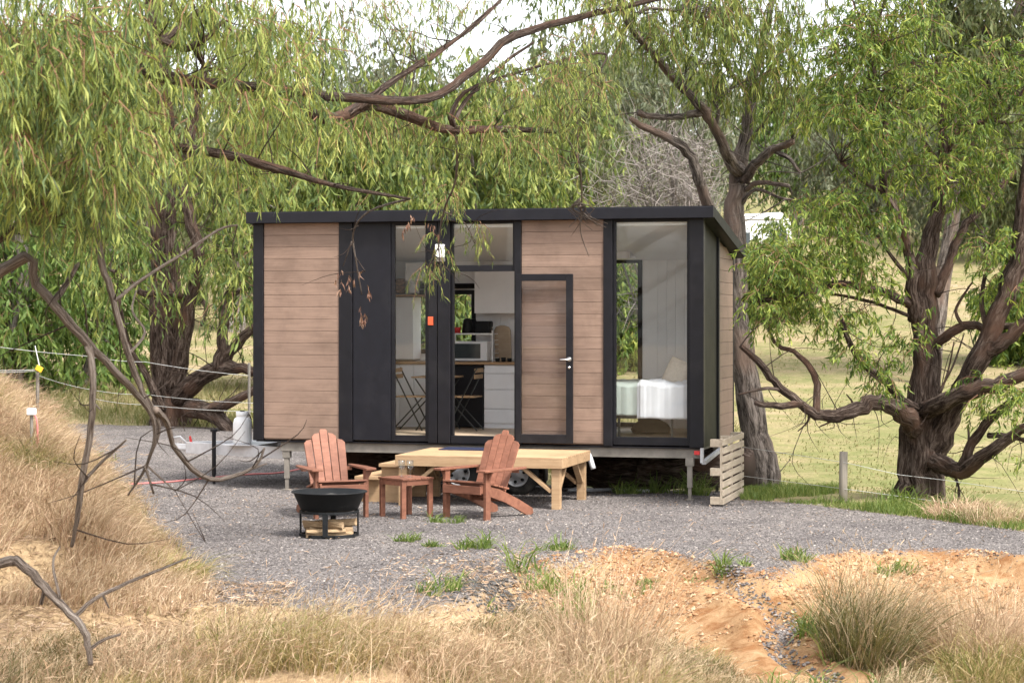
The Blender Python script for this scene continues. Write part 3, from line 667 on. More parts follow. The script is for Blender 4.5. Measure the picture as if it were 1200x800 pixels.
pillow('pillow', 'pillow_tan', (pu, .75, zF(441, pu, .75)+.0), .40, .19, .46, Matrix.Rotation(.42, 3, 'Y') @ Matrix.Rotation(-.45, 3, 'Z'), 'tan cushion leaning at the head of the white bed')
pu = U(806, .95)
pillow('pillow', 'pillow_grey', (pu, 1.0, zF(451, pu, 1.0)), .46, .16, .30, Matrix.Rotation(.5, 3, 'Y') @ Matrix.Rotation(-.4, 3, 'Z'), 'grey green pillow half hidden behind the tan cushion')
mb = MB(); cu = U(763, 1.15)
vs = []; 
mb.lathe([(0, 0), (.27, 0), (.30, .05), (.24, .13), (.12, .19), (.04, .21), (0, .21)], 20)
db = place(mb.build('duffel_bag', 'dark_fabric', None, smooth=True)); db.scale = (.9, .6, .95); p = Hw(cu, 1.15, fz); db.location = p; props(db, 'slumped dark bag lying under the bed', 'bag')
# folding chairs and table
def folding_chair(label, u0, w0, rz):
    t = thing('folding_chair', label, 'folding chair', Hw(u0, w0, fz), -A15+rz, 'folding bistro chairs inside the cabin')
    mb = MB()
    for y in (-.18, .18):
        mb.bar((.22, y, 0), (-.20, y, .82), .022, .014); mb.bar((-.20, y*.88, 0), (.22, y*.88, .44), .022, .014)
    mb.bar((.20, -.18, .03), (.20, .18, .03), .012, .012); mb.bar((-.19, -.16, .03), (-.19, .16, .03), .012, .012); mb.build('chair_frame', 'chair_metal', t)
    mb = MB()
    for i in range(5): mb.box(-.17+i*.085, -.17+i*.085+.07, -.19, .19, .435, .452)
    mb.build('seat', 'pine', t, bevel=.003)
    mb = MB()
    for z in (.68, .76): mb.box(-.195+(.82-z)*.1, -.178+(.82-z)*.1, -.19, .19, z, z+.055)
    mb.build('backrest', 'pine', t, bevel=.003)
    return t
folding_chair('folding slatted chair behind the narrow left window', U(481, 1.05), 1.05, 0)
folding_chair('folding slatted chair seen through the open doorway', U(546, 1.15), 1.15, PI)
ft = thing('folding_table', 'small folding table between the two slatted chairs', 'table', Hw(U(513, 1.15), 1.15, fz), -A15)
mb = MB()
for i in range(6): mb.box(-.28+i*.094, -.28+i*.094+.085, -.28, .28, .69, .71)
mb.build('tabletop', 'pine', ft, bevel=.003)
mb = MB()
for y in (-.22, .22): mb.bar((-.24, y, .68), (.24, y, 0), .022, .014); mb.bar((.24, y*.9, .68), (-.24, y*.9, 0), .022, .014)
mb.build('table_frame', 'chair_metal', ft)
# rack, microwave, kettle, toaster and bits on the worktop
kw2 = 1.85
def zk(py, px): return zF(py, U(px, kw2), kw2)
rk = place(thing('wire_rack', 'white wire rack standing over the microwave on the worktop', 'rack'))
mb = MB(); ra, rb = U(526, kw2), U(578, kw2); rz0, rz1 = kz+.001, zk(391, 560)
for x in (ra, rb): 
    for y in (1.80, 2.16): mb.tube([(x, y, rz0), (x, y, rz1+.05)], .009, 6)
for z in (rz1, ): 
    for i in range(9): mb.box(ra, rb, 1.80+i*.045, 1.806+i*.045, z-.004, z+.002)
    mb.box(ra, rb, 1.79, 1.80, z-.012, z+.008)
for k in range(5): mb.tube([(rb, 1.80, rz0+.05+k*.06), (rb, 2.16, rz0+.05+k*.06)], .004, 5)
mb.build('rack_frame', 'white_plastic', rk)
mw = place(thing('microwave', 'white microwave with black door on the worktop', 'microwave'))
m0, m1 = U(520, kw2), U(571, kw2); mz1 = zk(400, 550)
MB().box(m0, m1, kw2, 2.15, kz+.012, mz1).build('microwave_body', 'white_gloss', mw, bevel=.008)
MB().box(U(528, kw2), U(563, kw2), kw2-.006, kw2-.001, kz+.045, mz1-.03).build('microwave_door', 'window_dark', mw)
kt = place(thing('kettle', 'black kettle on the wire rack in front of the back window', 'kettle'))
ku = U(548, 1.95); MB().lathe([(0, 0), (.075, 0), (.08, .02), (.07, .12), (.055, .19), (.03, .205), (0, .21)], 24, (ku, 1.95, rz1+.003)).build('kettle_body', 'iron', kt, smooth=True)
MB().tube([(ku+.06, 1.93, rz1+.19), (ku+.12, 1.92, rz1+.18), (ku+.125, 1.92, rz1+.09), (ku+.07, 1.93, rz1+.04)], .011, 8, res=4).build('kettle_handle', 'iron', kt, smooth=True)
ts = place(thing('toaster', 'black toaster beside the kettle on the wire rack', 'toaster'))
tu0, tu1 = U(557, 1.9), U(574, 1.9); MB().box(tu0, tu1, 1.88, 2.08, rz1+.004, rz1+.17).build('toaster_body', 'iron', ts, bevel=.02)
MB().box(tu1+.001, tu1+.015, 1.96, 2.0, rz1+.07, rz1+.09).build('lever', 'chrome', ts)
rt = place(MB().lathe([(0, 0), (.05, 0), (.052, .08), (.048, .085), (0, .085)], 18, (U(535.5, 1.9), 1.9, rz1+.003)).build('red_tin', 'red', None, smooth=True)); props(rt, 'small red tin on the wire rack left of the kettle', 'tin')
cbm = MB().prism([(-.11, 0), (.11, 0), (.115, .03), (.115, .42), (.09, .47), (.03, .49), (-.03, .49), (-.09, .47), (-.115, .42), (-.115, .03)], -.012, .012, Matrix.Translation((U(589, 2.1), 2.15, kz+.004)) @ Matrix.Rotation(.14, 4, 'X'))
props(place(cbm.build('cutting_board', 'light_floor', None, bevel=.004)), 'tall tan cutting board leaning under the wall cupboard', 'cutting board')
for px, hh in ((583, .05), (590, .06), (597, .05)):
    c = MB().lathe([(0, 0), (.028, 0), (.034, hh), (.030, hh), (.026, .008), (0, .008)], 14, (U(px, 1.8), 1.8, kz+.002)); props(place(c.build('cup', 'iron', None, smooth=True)), {583: 'dark cup nearest the wire rack on the worktop', 590: 'dark cup in the middle of the worktop row', 597: 'dark cup at the door end of the worktop'}[px], 'cup', 'cups on the worktop')
sz = zF(345, U(488, 1.95), 1.95)+.012
bx = place(MB().box(U(474.5, 1.95), U(501, 1.95), 1.95, 2.2, sz+.17, sz+.42).box(U(478, 1.95), U(486, 1.95), 1.97, 2.17, sz, sz+.169).build('air_conditioner', 'white_gloss', None, bevel=.01)); props(bx, 'white boxy unit above the shelf behind the narrow left window', 'air conditioner')
for i in range(4):
    r = MB().lathe([(0, 0), (.085, 0), (.095, .045), (.09, .05), (.08, .01), (0, .01)], 18, (U(467, 2.0), 2.0, sz+i*.052)); props(place(r.build('wicker_basket', 'wicker', None, smooth=True)), ('lowest', 'second lowest', 'second highest', 'topmost')[i]+' brown wicker basket of the stack on the high shelf', 'basket', 'stacked baskets on the shelf')
# ================================================================== deck, steps, mat
dk = thing('timber_deck', 'raw pine deck platform on braced posts before the doorway', 'deck', ORG, -A15)
D0, D1, DW0, DW1, DZ = 2.46, 4.50, -1.62, -.15, .60
mb = MB(); n = 14; bw = (DW1-DW0)/n
for i in range(n): mb.box(D0, D1, DW0+.002+i*bw, DW0+(i+1)*bw-.003, DZ-.028, DZ)
mb.build('deck_boards', 'pine', dk, bevel=.003)
mb = MB(); mb.box(D0, D1, DW0, DW0+.04, DZ-.125, DZ-.029); mb.box(D0, D1, DW1-.04, DW1, DZ-.125, DZ-.029); mb.box(D0, D0+.04, DW0+.041, DW1-.041, DZ-.125, DZ-.029); mb.box(D1-.04, D1, DW0+.041, DW1-.041, DZ-.125, DZ-.029)
for k in (1, 2, 3): mb.box(D0+k*.5, D0+k*.5+.04, DW0+.041, DW1-.041, DZ-.125, DZ-.030)
mb.build('deck_frame', 'pine', dk, bevel=.003)
for x in (D0+.03, D1-.14):
    for y in (DW0+.042, DW1-.14):
        zb = Hs(*Hw(x+.05, y+.05)[:2])
        MB().box(x, x+.10, y, y+.095, zb-.01, DZ-.126).build('leg', 'pine', dk, bevel=.003)
        s = 1 if x < (D0+D1)/2 else -1
        MB().bar((x+.05+s*.06, y+.05, .20), (x+.05+s*.40, y+.05, DZ-.13), .04, .075, (0, 1, 0)).build('brace', 'pine', dk, bevel=.003)
        q = 1 if y < -1 else -1
        MB().bar((x+.05, y+.05+q*.06, .22), (x+.05, y+.05+q*.36, DZ-.13), .04, .07, (1, 0, 0)).build('brace', 'pine', dk, bevel=.003)
st = thing('timber_steps', 'raw pine steps leading down the left end of the deck', 'steps', ORG, -A15)
for (x0, x1, z, y0) in ((2.14, 2.44, .47, -1.28), (1.86, 2.16, .32, -1.36), (1.56, 1.88, .17, -1.45)):
    MB().box(x0, x1, y0, -.28, z-.04, z).build('tread', 'pine', st, bevel=.003)
for y in (-1.2, -.36):
    mb = MB().prism([(1.60, -.01), (2.44, -.01), (2.44, .428), (2.15, .428), (2.15, .278), (1.87, .278), (1.87, .128), (1.60, .128)], y, y+.04); mb.build('stringer', 'pine', st)
mt = place(MB().box(U(521, -.35), U(578, -.35), -.62, -.2, DZ+.001, DZ+.014).build('door_mat', 'navy_mat', None, bevel=.005)); props(mt, 'dark navy door mat on the pine deck at the doorway', 'door mat')
# ================================================================== adirondack chairs and side table
def adirondack(label, loc, rz):
    t = thing('adirondack_chair', label, 'garden chair', loc, rz, 'reddish timber garden chairs on the gravel')
    for s in (-1, 1):
        MB().box(s*.29-.02, s*.29+.02, .0, .085, 0, .53).build('front_leg', 'chair_wood', t, bevel=.004)
        m = MB(); pts = [(-.03, .30), (-.03, .395), (.30, .325), (.66, .185), (.90, .075), (.915, .02), (.88, .0), (.80, 0), (.40, .17)]
        rot = Matrix(((0, 1, 0), (1, 0, 0), (0, 0, 1))).to_4x4()
        m.prism(pts, s*.255-.013, s*.255+.013, rot); m.build('side_rail', 'chair_wood', t, bevel=.003)
        m = MB(); pts = [(-.10, s*.25), (-.09, s*.37), (-.04, s*.385), (.35, s*.385), (.70, s*.335), (.70, s*.285), (.35, s*.26)]
        m.add([(x, y, z) for z in (.532, .555) for y, x in pts], [tuple(range(7)), tuple(range(13, 6, -1))]+[(i, i+7, (i+1) % 7+7, (i+1) % 7) for i in range(7)])
        m.build('arm', 'chair_wood', t, bevel=.004)
        MB().prism([(.0, .42), (.0, .53), (s*.06, .53)], .03, .055, Matrix.Translation((s*.31, 0, 0))).build('arm_bracket', 'chair_wood', t)
    m = MB()
    for i in range(5):
        y = -.035+i*.098; z = .398-.0022*max(0, y)*100*.9-(0.0)
        m.bar((-.285, y+.045, z+.012-(y*.02)), (.285, y+.045, z+.012-(y*.02)), .086, .021, (0, .2, 1))
    m.build('seat', 'chair_wood', t, bevel=.004)
    MB().box(-.27, .27, -.052, -.031, .285, .375).build('apron', 'chair_wood', t, bevel=.003)
    m = MB(); a = math.atan2(.33, .75)
    hts = (.70, .775, .82, .775, .70)
    for i in range(5):
        k = i-2; hh = hts[i]
        f = k*.016
        bw0, bw1 = .040, .045
        x0, x1 = k*.088, k*.099
        pts = [(x0-bw0, 0), (x0+bw0, 0), (x1+bw1, hh-.025), (x1+bw1*.35, hh) if k <= 0 else (x1+bw1*.9, hh-.045), (x1-bw1*.35, hh) if k >= 0 else (x1-bw1*.9, hh-.045), (x1-bw1, hh-.025)]
        if k == 0: pts = [(x0-bw0, 0), (x0+bw0, 0), (x1+bw1, hh-.02), (x1+.03, hh), (x1-.03, hh), (x1-bw1, hh-.02)]
        elif k < 0: pts = [(x0-bw0, 0), (x0+bw0, 0), (x1+bw1, hh), (x1-bw1*.3, hh-.012), (x1-bw1, hh-.045)]
        else: pts = [(x0-bw0, 0), (x0+bw0, 0), (x1+bw1, hh-.045), (x1+bw1*.3, hh-.012), (x1-bw1, hh)]
        mm = Matrix.Translation((0, .42, .20)) @ Matrix.Rotation(-a, 4, 'X')
        m.prism(pts, -.011, .011, mm)
    m.build('backrest', 'chair_wood', t, bevel=.003)
    m = MB(); m.box(-.30, .30, .585, .612, .49, .531); m.box(-.26, .26, .455, .478, .17, .24); m.build('back_support', 'chair_wood', t, bevel=.003)
    return t
def gz(px, py):
    x, y, _ = gp(px, py); return (x, y, Hs(x, y))
adirondack('reddish timber garden chair right of the side table, facing left', gz(544, 608), math.radians(-38))
adirondack('reddish timber garden chair behind the fire bowl, facing right', gz(401, 607), math.radians(22))
tb = thing('side_table', 'square reddish timber side table between the two garden chairs', 'side table', gz(476, 605), math.radians(41))
mb = MB()
for i in range(5): mb.box(-.225+i*.09, -.225+i*.09+.085, -.225, .225, .425, .445)
mb.build('tabletop', 'chair_wood', tb, bevel=.003)
for x in (-1, 1):
    for y in (-1, 1): MB().box(x*.19-.03, x*.19+.03, y*.19-.018, y*.19+.018, 0, .424).build('leg', 'chair_wood', tb, bevel=.003)
mb = MB(); 
for s in (-1, 1): mb.box(-.159, .159, s*.2-.01, s*.2+.01, .365, .424); mb.box(s*.2-.01, s*.2+.01, -.17, .17, .365, .423)
mb.build('apron', 'chair_wood', tb, bevel=.002)
for i, (dx_, dy_) in enumerate(((-.05, .0), (.045, -.03))):
    g = MB().lathe([(0, .0), (.034, 0), (.034, .004), (.006, .012), (.005, .075), (.028, .10), (.040, .135), (.036, .19), (.0345, .19), (.038, .135), (.026, .104), (.0, .09)], 20)
    o = g.build('wine_glass', 'clear_glass', None, smooth=True); p = gz(476, 605); o.location = (p[0]+dx_, p[1]+dy_, p[2]+.4455)
    props(o, ('stemmed wine glass on the side table, left one of the pair', 'stemmed wine glass on the side table, right one of the pair')[i], 'wine glass', 'wine glasses on the side table')
# ================================================================== fire bowl with logs
fp = gp(384, 630); fp = (fp[0], fp[1]+.18, Hs(fp[0], fp[1]+.18))
fb = thing('fire_pit', 'black steel fire bowl on a stand with logs below', 'fire pit', fp, .25)
MB().lathe([(0, .262), (.26, .266), (.295, .285), (.366, .448), (.388, .452), (.388, .462), (.360, .462), (.285, .30), (.25, .282), (0, .28)], 48).build('bowl', 'iron', fb, smooth=True)
mb = MB()
def hexring(mb, r, z0, z1, t=.012, n=8):
    for k in range(n):
        a0, a1 = 2*PI*k/n, 2*PI*(k+1)/n
        mb.bar((r*math.cos(a0), r*math.sin(a0), (z0+z1)/2), (r*math.cos(a1), r*math.sin(a1), (z0+z1)/2), t, z1-z0)
hexring(mb, .30, .245, .270, .012, 24); mb.build('stand_ring', 'iron', fb)
mb = MB(); hexring(mb, .30, .0, .035, .02, 8); mb.lathe([(0, .004), (.29, .004), (.29, .012), (0, .012)], 8); mb.build('base_plate', 'iron', fb)
for k in range(4):
    a = k*PI/2-PI/2-.05-.25
    m = Matrix.Rotation(a, 4, 'Z'); MB().box(.288, .302, -.028, .028, .02, .262, m).build('leg', 'iron', fb, bevel=.002)
LOGS = [((-.02, -.17, .055), .2, .045, 'pale log at the front of the fire pit base'), ((.03, -.06, .05), -.1, .05, 'split log second from front in the fire pit base'), ((-.03, .06, .055), .3, .048, 'split log behind the two front ones in the fire pit base'),
        ((.02, .17, .05), 0, .045, 'log at the rear of the fire pit base'), ((-.05, -.10, .135), -.35, .042, 'upper log on the left of the fire pit stack'), ((.07, .02, .14), .45, .045, 'upper log on the right of the fire pit stack')]
for (c, a, r, lab) in LOGS:
    mb = MB(); n = 9; prof = [r*(1+.25*math.sin(k*2.3+c[0]*30)) if k > 2 else r*.75 for k in range(n)]
    hl = .20 if abs(c[1]) > .15 else .22
    vs = [(x, prof[k]*math.cos(2*PI*k/n)*1.0+.012*math.sin(x*20+k), prof[k]*math.sin(2*PI*k/n)) for x in (-hl, -hl/3, hl/3, hl) for k in range(n)]
    fs = [(i*n+k, i*n+(k+1) % n, (i+1)*n+(k+1) % n, (i+1)*n+k) for i in range(3) for k in range(n)]+[tuple(range(n-1, -1, -1)), tuple(range(3*n, 4*n))]
    o = mb.add(vs, fs).build('firewood_log', 'firewood'); o.location = (fp[0]+c[0], fp[1]+c[1], fp[2]+c[2]); o.rotation_euler = (.7*a, 0, a); props(o, lab, 'firewood', 'logs inside the fire pit')
mb = MB().tube([(-.10, .02, .0), (.0, .0, .012), (.11, -.02, .005)], [.02, .026, .018], 8, ridge=.4)
o = mb.build('charred_stick', 'ash'); o.location = (fp[0]+.02, fp[1]-.02, fp[2]+.41); props(o, 'charred stick poking from the ash in the fire bowl', 'stick')
a_ = MB().lathe([(0, .385), (.15, .39), (.27, .375), (.30, .372), (.30, .35), (.2, .33), (0, .33)], 32); o = a_.build('ash_bed', 'ash', None, smooth=True); o.location = fp; props(o, 'bed of dark ash filling the black fire bowl', 'ash')
o.location = (fp[0], fp[1], fp[2]+.012)
# ================================================================== pallet, gas bottle, hose, fences
pl = thing('wooden_pallet', 'weathered timber pallet standing on edge against the right end wall', 'pallet', Hw(6.12, -.72), -A15)
pz = .02; PH = .78; PLn = 1.62
for i in range(8):
    z = pz+i*(PH-.085)/7; MB().box(.10, .12, 0, PLn, z, z+.072).build('slat', 'pallet_wood', pl, bevel=.003)
for y in (0, PLn*.5-.05, PLn-.1):
    MB().box(.078, .099, y, y+.10, pz, pz+PH-.002).build('stringer_board', 'pallet_wood', pl, bevel=.003)
    for z in (pz, pz+PH/2-.05, pz+PH-.10): MB().box(-.04, .077, y+.003, y+.097, z, z+.09).build('block', 'pallet_wood', pl, bevel=.004)
gb = thing('gas_bottle', 'white gas bottle standing on the trailer drawbar', 'gas bottle', Hw(-.41, .62, .552), 0)
MB().lathe([(0, 0), (.11, 0), (.125, .03), (.125, .27), (.11, .33), (.07, .365), (.035, .375), (0, .375)], 28).build('tank_body', 'white_plastic', gb, smooth=True)
mb = MB().lathe([(.07, .35), (.085, .37), (.085, .43), (.078, .43), (.078, .37)], 20); mb.build('collar', 'white_plastic', gb, smooth=True)
mb = MB().lathe([(0, .37), (.018, .37), (.018, .42), (.03, .425), (.03, .44), (0, .44)], 12); mb.tube([(.0, 0, .40), (.05, 0, .41), (.10, .02, .36), (.13, .03, .2)], .008, 6, res=4); mb.build('valve', 'black_metal', gb)
hp = [gp(150, 568), gp(200, 565), gp(240, 561), gp(290, 557), gp(330, 555), gp(380, 548)]
props(MB().tube([(x, y, Hs(x, y)+.012) for x, y, z in hp], .012, 8, res=6).build('garden_hose', 'pinkred', None, smooth=True), 'faded red hose lying on the gravel below the drawbar', 'hose')
hp = [gp(665, 572), gp(690, 571), gp(715, 567), gp(735, 572), gp(760, 570)]
props(MB().tube([(x, y, Hs(x, y)+.022) for x, y, z in hp], .022, 8, res=6).build('drain_hose', 'galvanised', None, smooth=True), 'grey drain hose on the ground under the trailer', 'hose')
# under-trailer logs
def log(label, a, b, r, m, seed):
    a = Vector(a); b = Vector(b); pts = [a.lerp(b, t/7)+Vector((0, .03*math.sin(t*1.9+seed), .02*math.sin(t+seed))) for t in range(8)]
    o = MB().tube([tuple(p) for p in pts], [r*(1+.12*math.sin(t*2+seed)) for t in range(8)], 18, ridge=.35, seed=seed, res=3).build('fallen_log', m, None, smooth=True); return props(o, label, 'log')
p1, p2 = Hw(3.5, 2.3), Hw(6.1, 2.2); log('thick fallen log lying under the right part of the trailer', (p1[0], p1[1], .20), (p2[0], p2[1], .18), .26, 'bark_brown', 2)
p1, p2 = Hw(.3, 2.3), Hw(3.3, 2.35); log('fallen log lying under the left part of the trailer', (p1[0], p1[1], .18), (p2[0], p2[1], .20), .27, 'bark_brown', 5)
# left electric fence
def wire(mb, pts, r=.0045, sag=.02):
    q = []
    for i in range(len(pts)-1):
        a, b = Vector(pts[i]), Vector(pts[i+1])
        for k in range(6):
            t = k/6; p = a.lerp(b, t); p.z -= sag*4*t*(1-t); q.append(tuple(p))
    q.append(tuple(pts[-1])); mb.tube(q, r, 5)
lf = thing('wire_fence', 'electric wire fence crossing the dry mound left of the cabin', 'fence', (0, 0, 0))
mb = MB()
wire(mb, [at(-60, 398, 25), at(100, 417, 28), at(170, 424, 30), at(292, 440, 33)], .0045)
wire(mb, [at(-60, 431, 25), at(43, 433, 26.8)], .0045); wire(mb, [at(-60, 434.5, 25), at(43, 434.5, 26.8)], .004)
wire(mb, [at(45, 440, 26.9), at(110, 457, 28), at(170, 462, 30), at(295, 472, 33), at(560, 495, 34)], .0035)
wire(mb, [at(110, 467, 28), at(170, 474, 30), at(295, 482, 33), at(560, 505, 34)], .0035)
mb.build('wire_strands', 'wire', lf)
MB().tube([at(41, 405, 26.85), at(46, 428, 26.8)], .008, 6).build('insulator_strap', 'wire', lf)
mb = MB(); c = Vector(at(46, 432, 26.75)); mb.box(-.045, .045, -.015, .015, -.035, .035, Matrix.Translation(c) @ Matrix.Rotation(.5, 4, 'Y')); mb.build('yellow_insulator', 'yellow', lf, bevel=.006)
for px, py0, D in ((-60, 392, 25), (292, 425, 33), (44, 436, 26.85), (560, 480, 34)):
    x, y, z = at(px, py0, D); z0 = Hs(x, y)
    mb = MB().box(x-.022, x+.022, y-.004, y+.004, z0-.05, z); mb.box(x-.004, x+.004, y-.022, y-.0045, z0-.05, z); mb.build('fence_post', 'chassis_grey', lf)
rf = thing('post_and_wire_fence', 'low wire fence with timber post right of the cabin', 'fence', (0, 0, 0))
x, y, _ = gp(988, 589); z0 = Hs(x, y)
MB().tube([(x, y, z0-.1), (x, y, z0+.3), (x+.005, y, CZ-(529-HY)*y/F)], [.052, .05, .047], 14, ridge=.1).build('fence_post', 'post_wood', rf, smooth=True)
mb = MB()
wire(mb, [at(868, 523, 25.6), (x, y-.05, CZ-(541-HY)*y/F), at(1054, 556, 24.5), at(1105, 562, 24.3), at(1300, 590, 23.6)], .003, .0)
wire(mb, [at(868, 557, 25.6), (x, y-.05, CZ-(572-HY)*y/F), at(1105, 588, 24.3), at(1300, 612, 23.6)], .003, .0)
mb.build('wire_strands', 'wire', rf)
rp = thing('riser_pipe', 'thin pipe with white square cap standing in the dry grass mound', 'pipe', (0, 0, 0)); x, y, z = at(37, 505, 19.5); zt_ = CZ-(480-HY)*19.5/F
z = Hs(x, y); MB().tube([(x, y, z-.1), (x, y, zt_)], .016, 10).build('pipe', 'chassis_grey', rp); MB().box(x-.04, x+.04, y-.04, y+.04, zt_-.05, zt_+.015).build('cap', 'white_plastic', rp, bevel=.01)
MB().tube([(x+.03, y, zt_-.05), (x+.06, y-.02, zt_-.15), (x+.055, y, z)], .009, 6, res=4).build('cable', 'pinkred', rp)
# far white caravan and pale tanks on the slope
def find_D(px, py, hgt, lo, hi):
    for D in np.arange(lo, hi, .5):
        x, y, z = at(px, py, D)
        if z-hgt <= Hs(x, y): return D
    return hi
Dc = find_D(895, 248, 2.5, 50, 140); cx_, cy_, cz_ = at(893, 248, Dc); cz0 = cz_-2.5; print('CARAVAN', Dc); wdt = 70/F*Dc
cv = thing('caravan', 'white caravan parked on the slope behind the cabin', 'caravan', (cx_, cy_, cz0-.1))
hw = wdt/2
MB().prism([(-hw, .45), (-hw, 2.2), (-hw+.2, 2.5), (hw-.35, 2.58), (hw-.05, 2.3), (hw, 1.6), (hw-.1, .45)], 0, 2.2).build('caravan_body', 'caravan_white', cv, bevel=.05)
MB().box(-hw+.3, hw-.3, -.02, -.003, 2.32, 2.36).build('awning_rail', 'chassis_grey', cv)
MB().box(.25, .85, -.03, -.004, 1.35, 1.9).build('window', 'window_dark', cv, bevel=.02); MB().box(-.9, -.4, -.03, -.004, 1.3, 1.9).build('window', 'window_dark', cv, bevel=.02)
for x in (-.3, .35): MB().lathe([(0, -.1), (.3, -.1), (.34, -.05), (.34, .05), (.3, .1), (0, .1)], 20, (x, .1, .34), Matrix.Rotation(PI/2, 4, 'X')).build('wheel', 'tyre', cv)
for px, py, w_, lab in ((1143, 284, 9, 'small pale domed tank on the far slope, the left one'), (1167, 284, 12, 'small pale domed tank on the far slope, the right one')):
    Dt = find_D(px, py+4, .05, 60, 200); x, y, z = at(px, py, Dt); r = w_/2*Dt/F; z = Hs(x, y)
    o = MB().lathe([(0, -.1), (r, -.1), (r, r*.9), (r*.85, r*1.5), (r*.5, r*1.85), (0, r*1.95)], 18).build('domed_tank', 'bale', None, smooth=True); o.location = (x, y, z); props(o, lab, 'tank', 'pale tanks on the slope')
# ================================================================== trees
def unit_sphere(n, rng):
    v = rng.normal(size=(n, 3)); return nrmz(v)
def leaf_clumps(centers, radii, rng, nS=10, nL=12, sL=.5, LL=.14, LW=.011, droop=.6, hang=.8, shell=.35, up=0, ls=None):
    C = np.asarray(centers, float)+np.array([0, 0, up]); R = np.asarray(radii, float); Mn = len(C)
    c = np.repeat(C, nS, 0); r = np.repeat(R, nS, 0); n = len(c)
    u = unit_sphere(n, rng); rad = (shell+(1-shell)*rng.random((n, 1)))**.7
    p0 = c+u*rad*r*.85
    d = nrmz(u*.7+rng.normal(size=(n, 3))*.45+np.array([0, 0, -droop])+np.array([0, 0, .15]))
    l = sL*(.55+.9*rng.random((n, 1)))
    p1 = p0+d*l*.5; d2 = nrmz(d+np.array([0, 0, -droop*1.3])); p2 = p1+d2*l*.55
    side = nrmz(np.cross(d, rng.normal(size=(n, 3))))
    tw = ribbons([p0, p1, p2], side, [np.full(n, .004), np.full(n, .003), np.full(n, .0012)])
    t = rng.random((n, nL, 1))**.8
    b = np.where(t < .5, p0[:, None]+(p1-p0)[:, None]*t*2, p1[:, None]+(p2-p1)[:, None]*(t-.5)*2).reshape(-1, 3)
    m = len(b)
    ld = nrmz(np.repeat(d2, nL, 0)*.5+rng.normal(size=(m, 3))*.55+np.array([0, 0, -hang]))
    ll = LL*(.55+.8*rng.random((m, 1)))
    lf = np.ones(m) if ls is None else np.repeat(np.repeat(ls, nS), nL)
    ll = ll*lf[:, None]
    s = nrmz(np.cross(ld, rng.normal(size=(m, 3))))
    nrm = np.cross(ld, s); bend = nrm*ll*rng.normal(size=(m, 1))*.12+s*ll*rng.normal(size=(m, 1))*.06
    q1 = b+ld*ll*.45+bend; q2 = b+ld*ll
    w = LW*(.7+.6*rng.random(m))*lf**.6
    lv = ribbons([b, q1, q2], s, [w*.25, w, w*.1])
    return lv, tw
class Tree:
    def __init__(s, name, label, cat, base, bark, seed, group=None):
        s.root = thing(name, label, cat, base, 0, group); s.base = Vector(base); s.mb = MB(); s.bark = bark; s.rng = np.random.default_rng(seed); s.samp = []; s.seed = seed; s.k = 0
    def br(s, pts, n=8, ridge=.12, res=4, keep=True):
        """pts: (px, py, D, width in photo pixels)"""
        P = [Vector(at(a, b, D))-s.base for a, b, D, w in pts]; R = [max(w*D/F/2, .003) for a, b, D, w in pts]
        return s.br3(P, R, n, ridge, res, keep)
    def br3(s, P, R, n=8, ridge=.12, res=4, keep=True):
        s.k += 1; i0 = len(s.mb.v)
        s.mb.tube([tuple(p) for p in P], R, n, True, ridge, s.seed*3.7+s.k*5.1, res)
        if keep:
            for i in range(len(P)-1):
                for t in (0, .33, .66): s.samp.append((np.array(P[i].lerp(P[i+1], t)), R[i]*(1-t)+R[i+1]*t))
            s.samp.append((np.array(P[-1]), R[-1]))
    def side_twigs(s, count, lo=.3, hi=1.0, r=.008):
        """bare side twigs along the limbs"""
        for i in range(count):
            p, rr = s.samp[s.rng.integers(len(s.samp))]
            d = nrmz(s.rng.normal(size=3)+np.array([0, 0, -.1])); l = lo+(hi-lo)*s.rng.random()
            k = s.rng.normal(size=3)*.12*l
            s.mb.tube([p, p+d*l*.5+k, p+d*l+s.rng.normal(size=3)*.1*l], [min(r, rr*.8), r*.6, r*.2], 4, False, res=3)
    def masses(s, masses, cr=.45, link=True, linkr=.012, nf=1, **kw):
        """masses: (px, py, rx, ry, D, rD, n)"""
        C = []; 
        ls = []
        for (px, py, rx, ry, D, rD, n) in masses:
            n = max(1, int(n*nf+.5)); ls += [(.68 if D > 17 else 1) if s.seed == 21 else 1]*n
            c0 = np.array(at(px, py, D)); R = np.array((rx*D/F, rD, ry*D/F))
            u = unit_sphere(n, s.rng)*(s.rng.random((n, 1))**.45)
            C.append(c0+u*R)
        C = np.concatenate(C)-np.array(s.base)
        rr = cr*(.65+.7*s.rng.random((len(C), 1)))*np.array([[1, 1, .8]])
        if link and s.samp:
            SP = np.array([q[0] for q in s.samp]); SR = np.array([q[1] for q in s.samp])
            for c in C:
                dd = np.linalg.norm(SP-c, axis=1)+np.maximum(0, SP[:, 2]-c[2])*.2; j = int(np.argmin(dd)); p = SP[j]
                if dd[j] < .05: continue
                mid = (p+c)/2+s.rng.normal(size=3)*.06*dd[j]+np.array([0, 0, .10*dd[j]])
                r0 = min(linkr*(1+dd[j]*.35), SR[j]*.8+.003)
                s.mb.tube([p, (p+mid)/2+s.rng.normal(size=3)*.03*dd[j], mid, c], [r0, r0*.75, r0*.55, r0*.3], 5, False, res=2)
        kw['ls'] = np.array(ls, float); s.cl = (C, rr, kw); return s
    def finish(s, leaf, **kw):
        s.mb.build('trunk', s.bark, s.root, smooth=True)
        k = dict(s.cl[2]); k.update(kw)
        lv, tw = leaf_clumps(s.cl[0], s.cl[1], s.rng, **k)
        np_mesh('crown', lv[0], lv[1], leaf, s.root)
        np_mesh('twigs', tw[0], tw[1], 'twig_red', s.root)
        return s
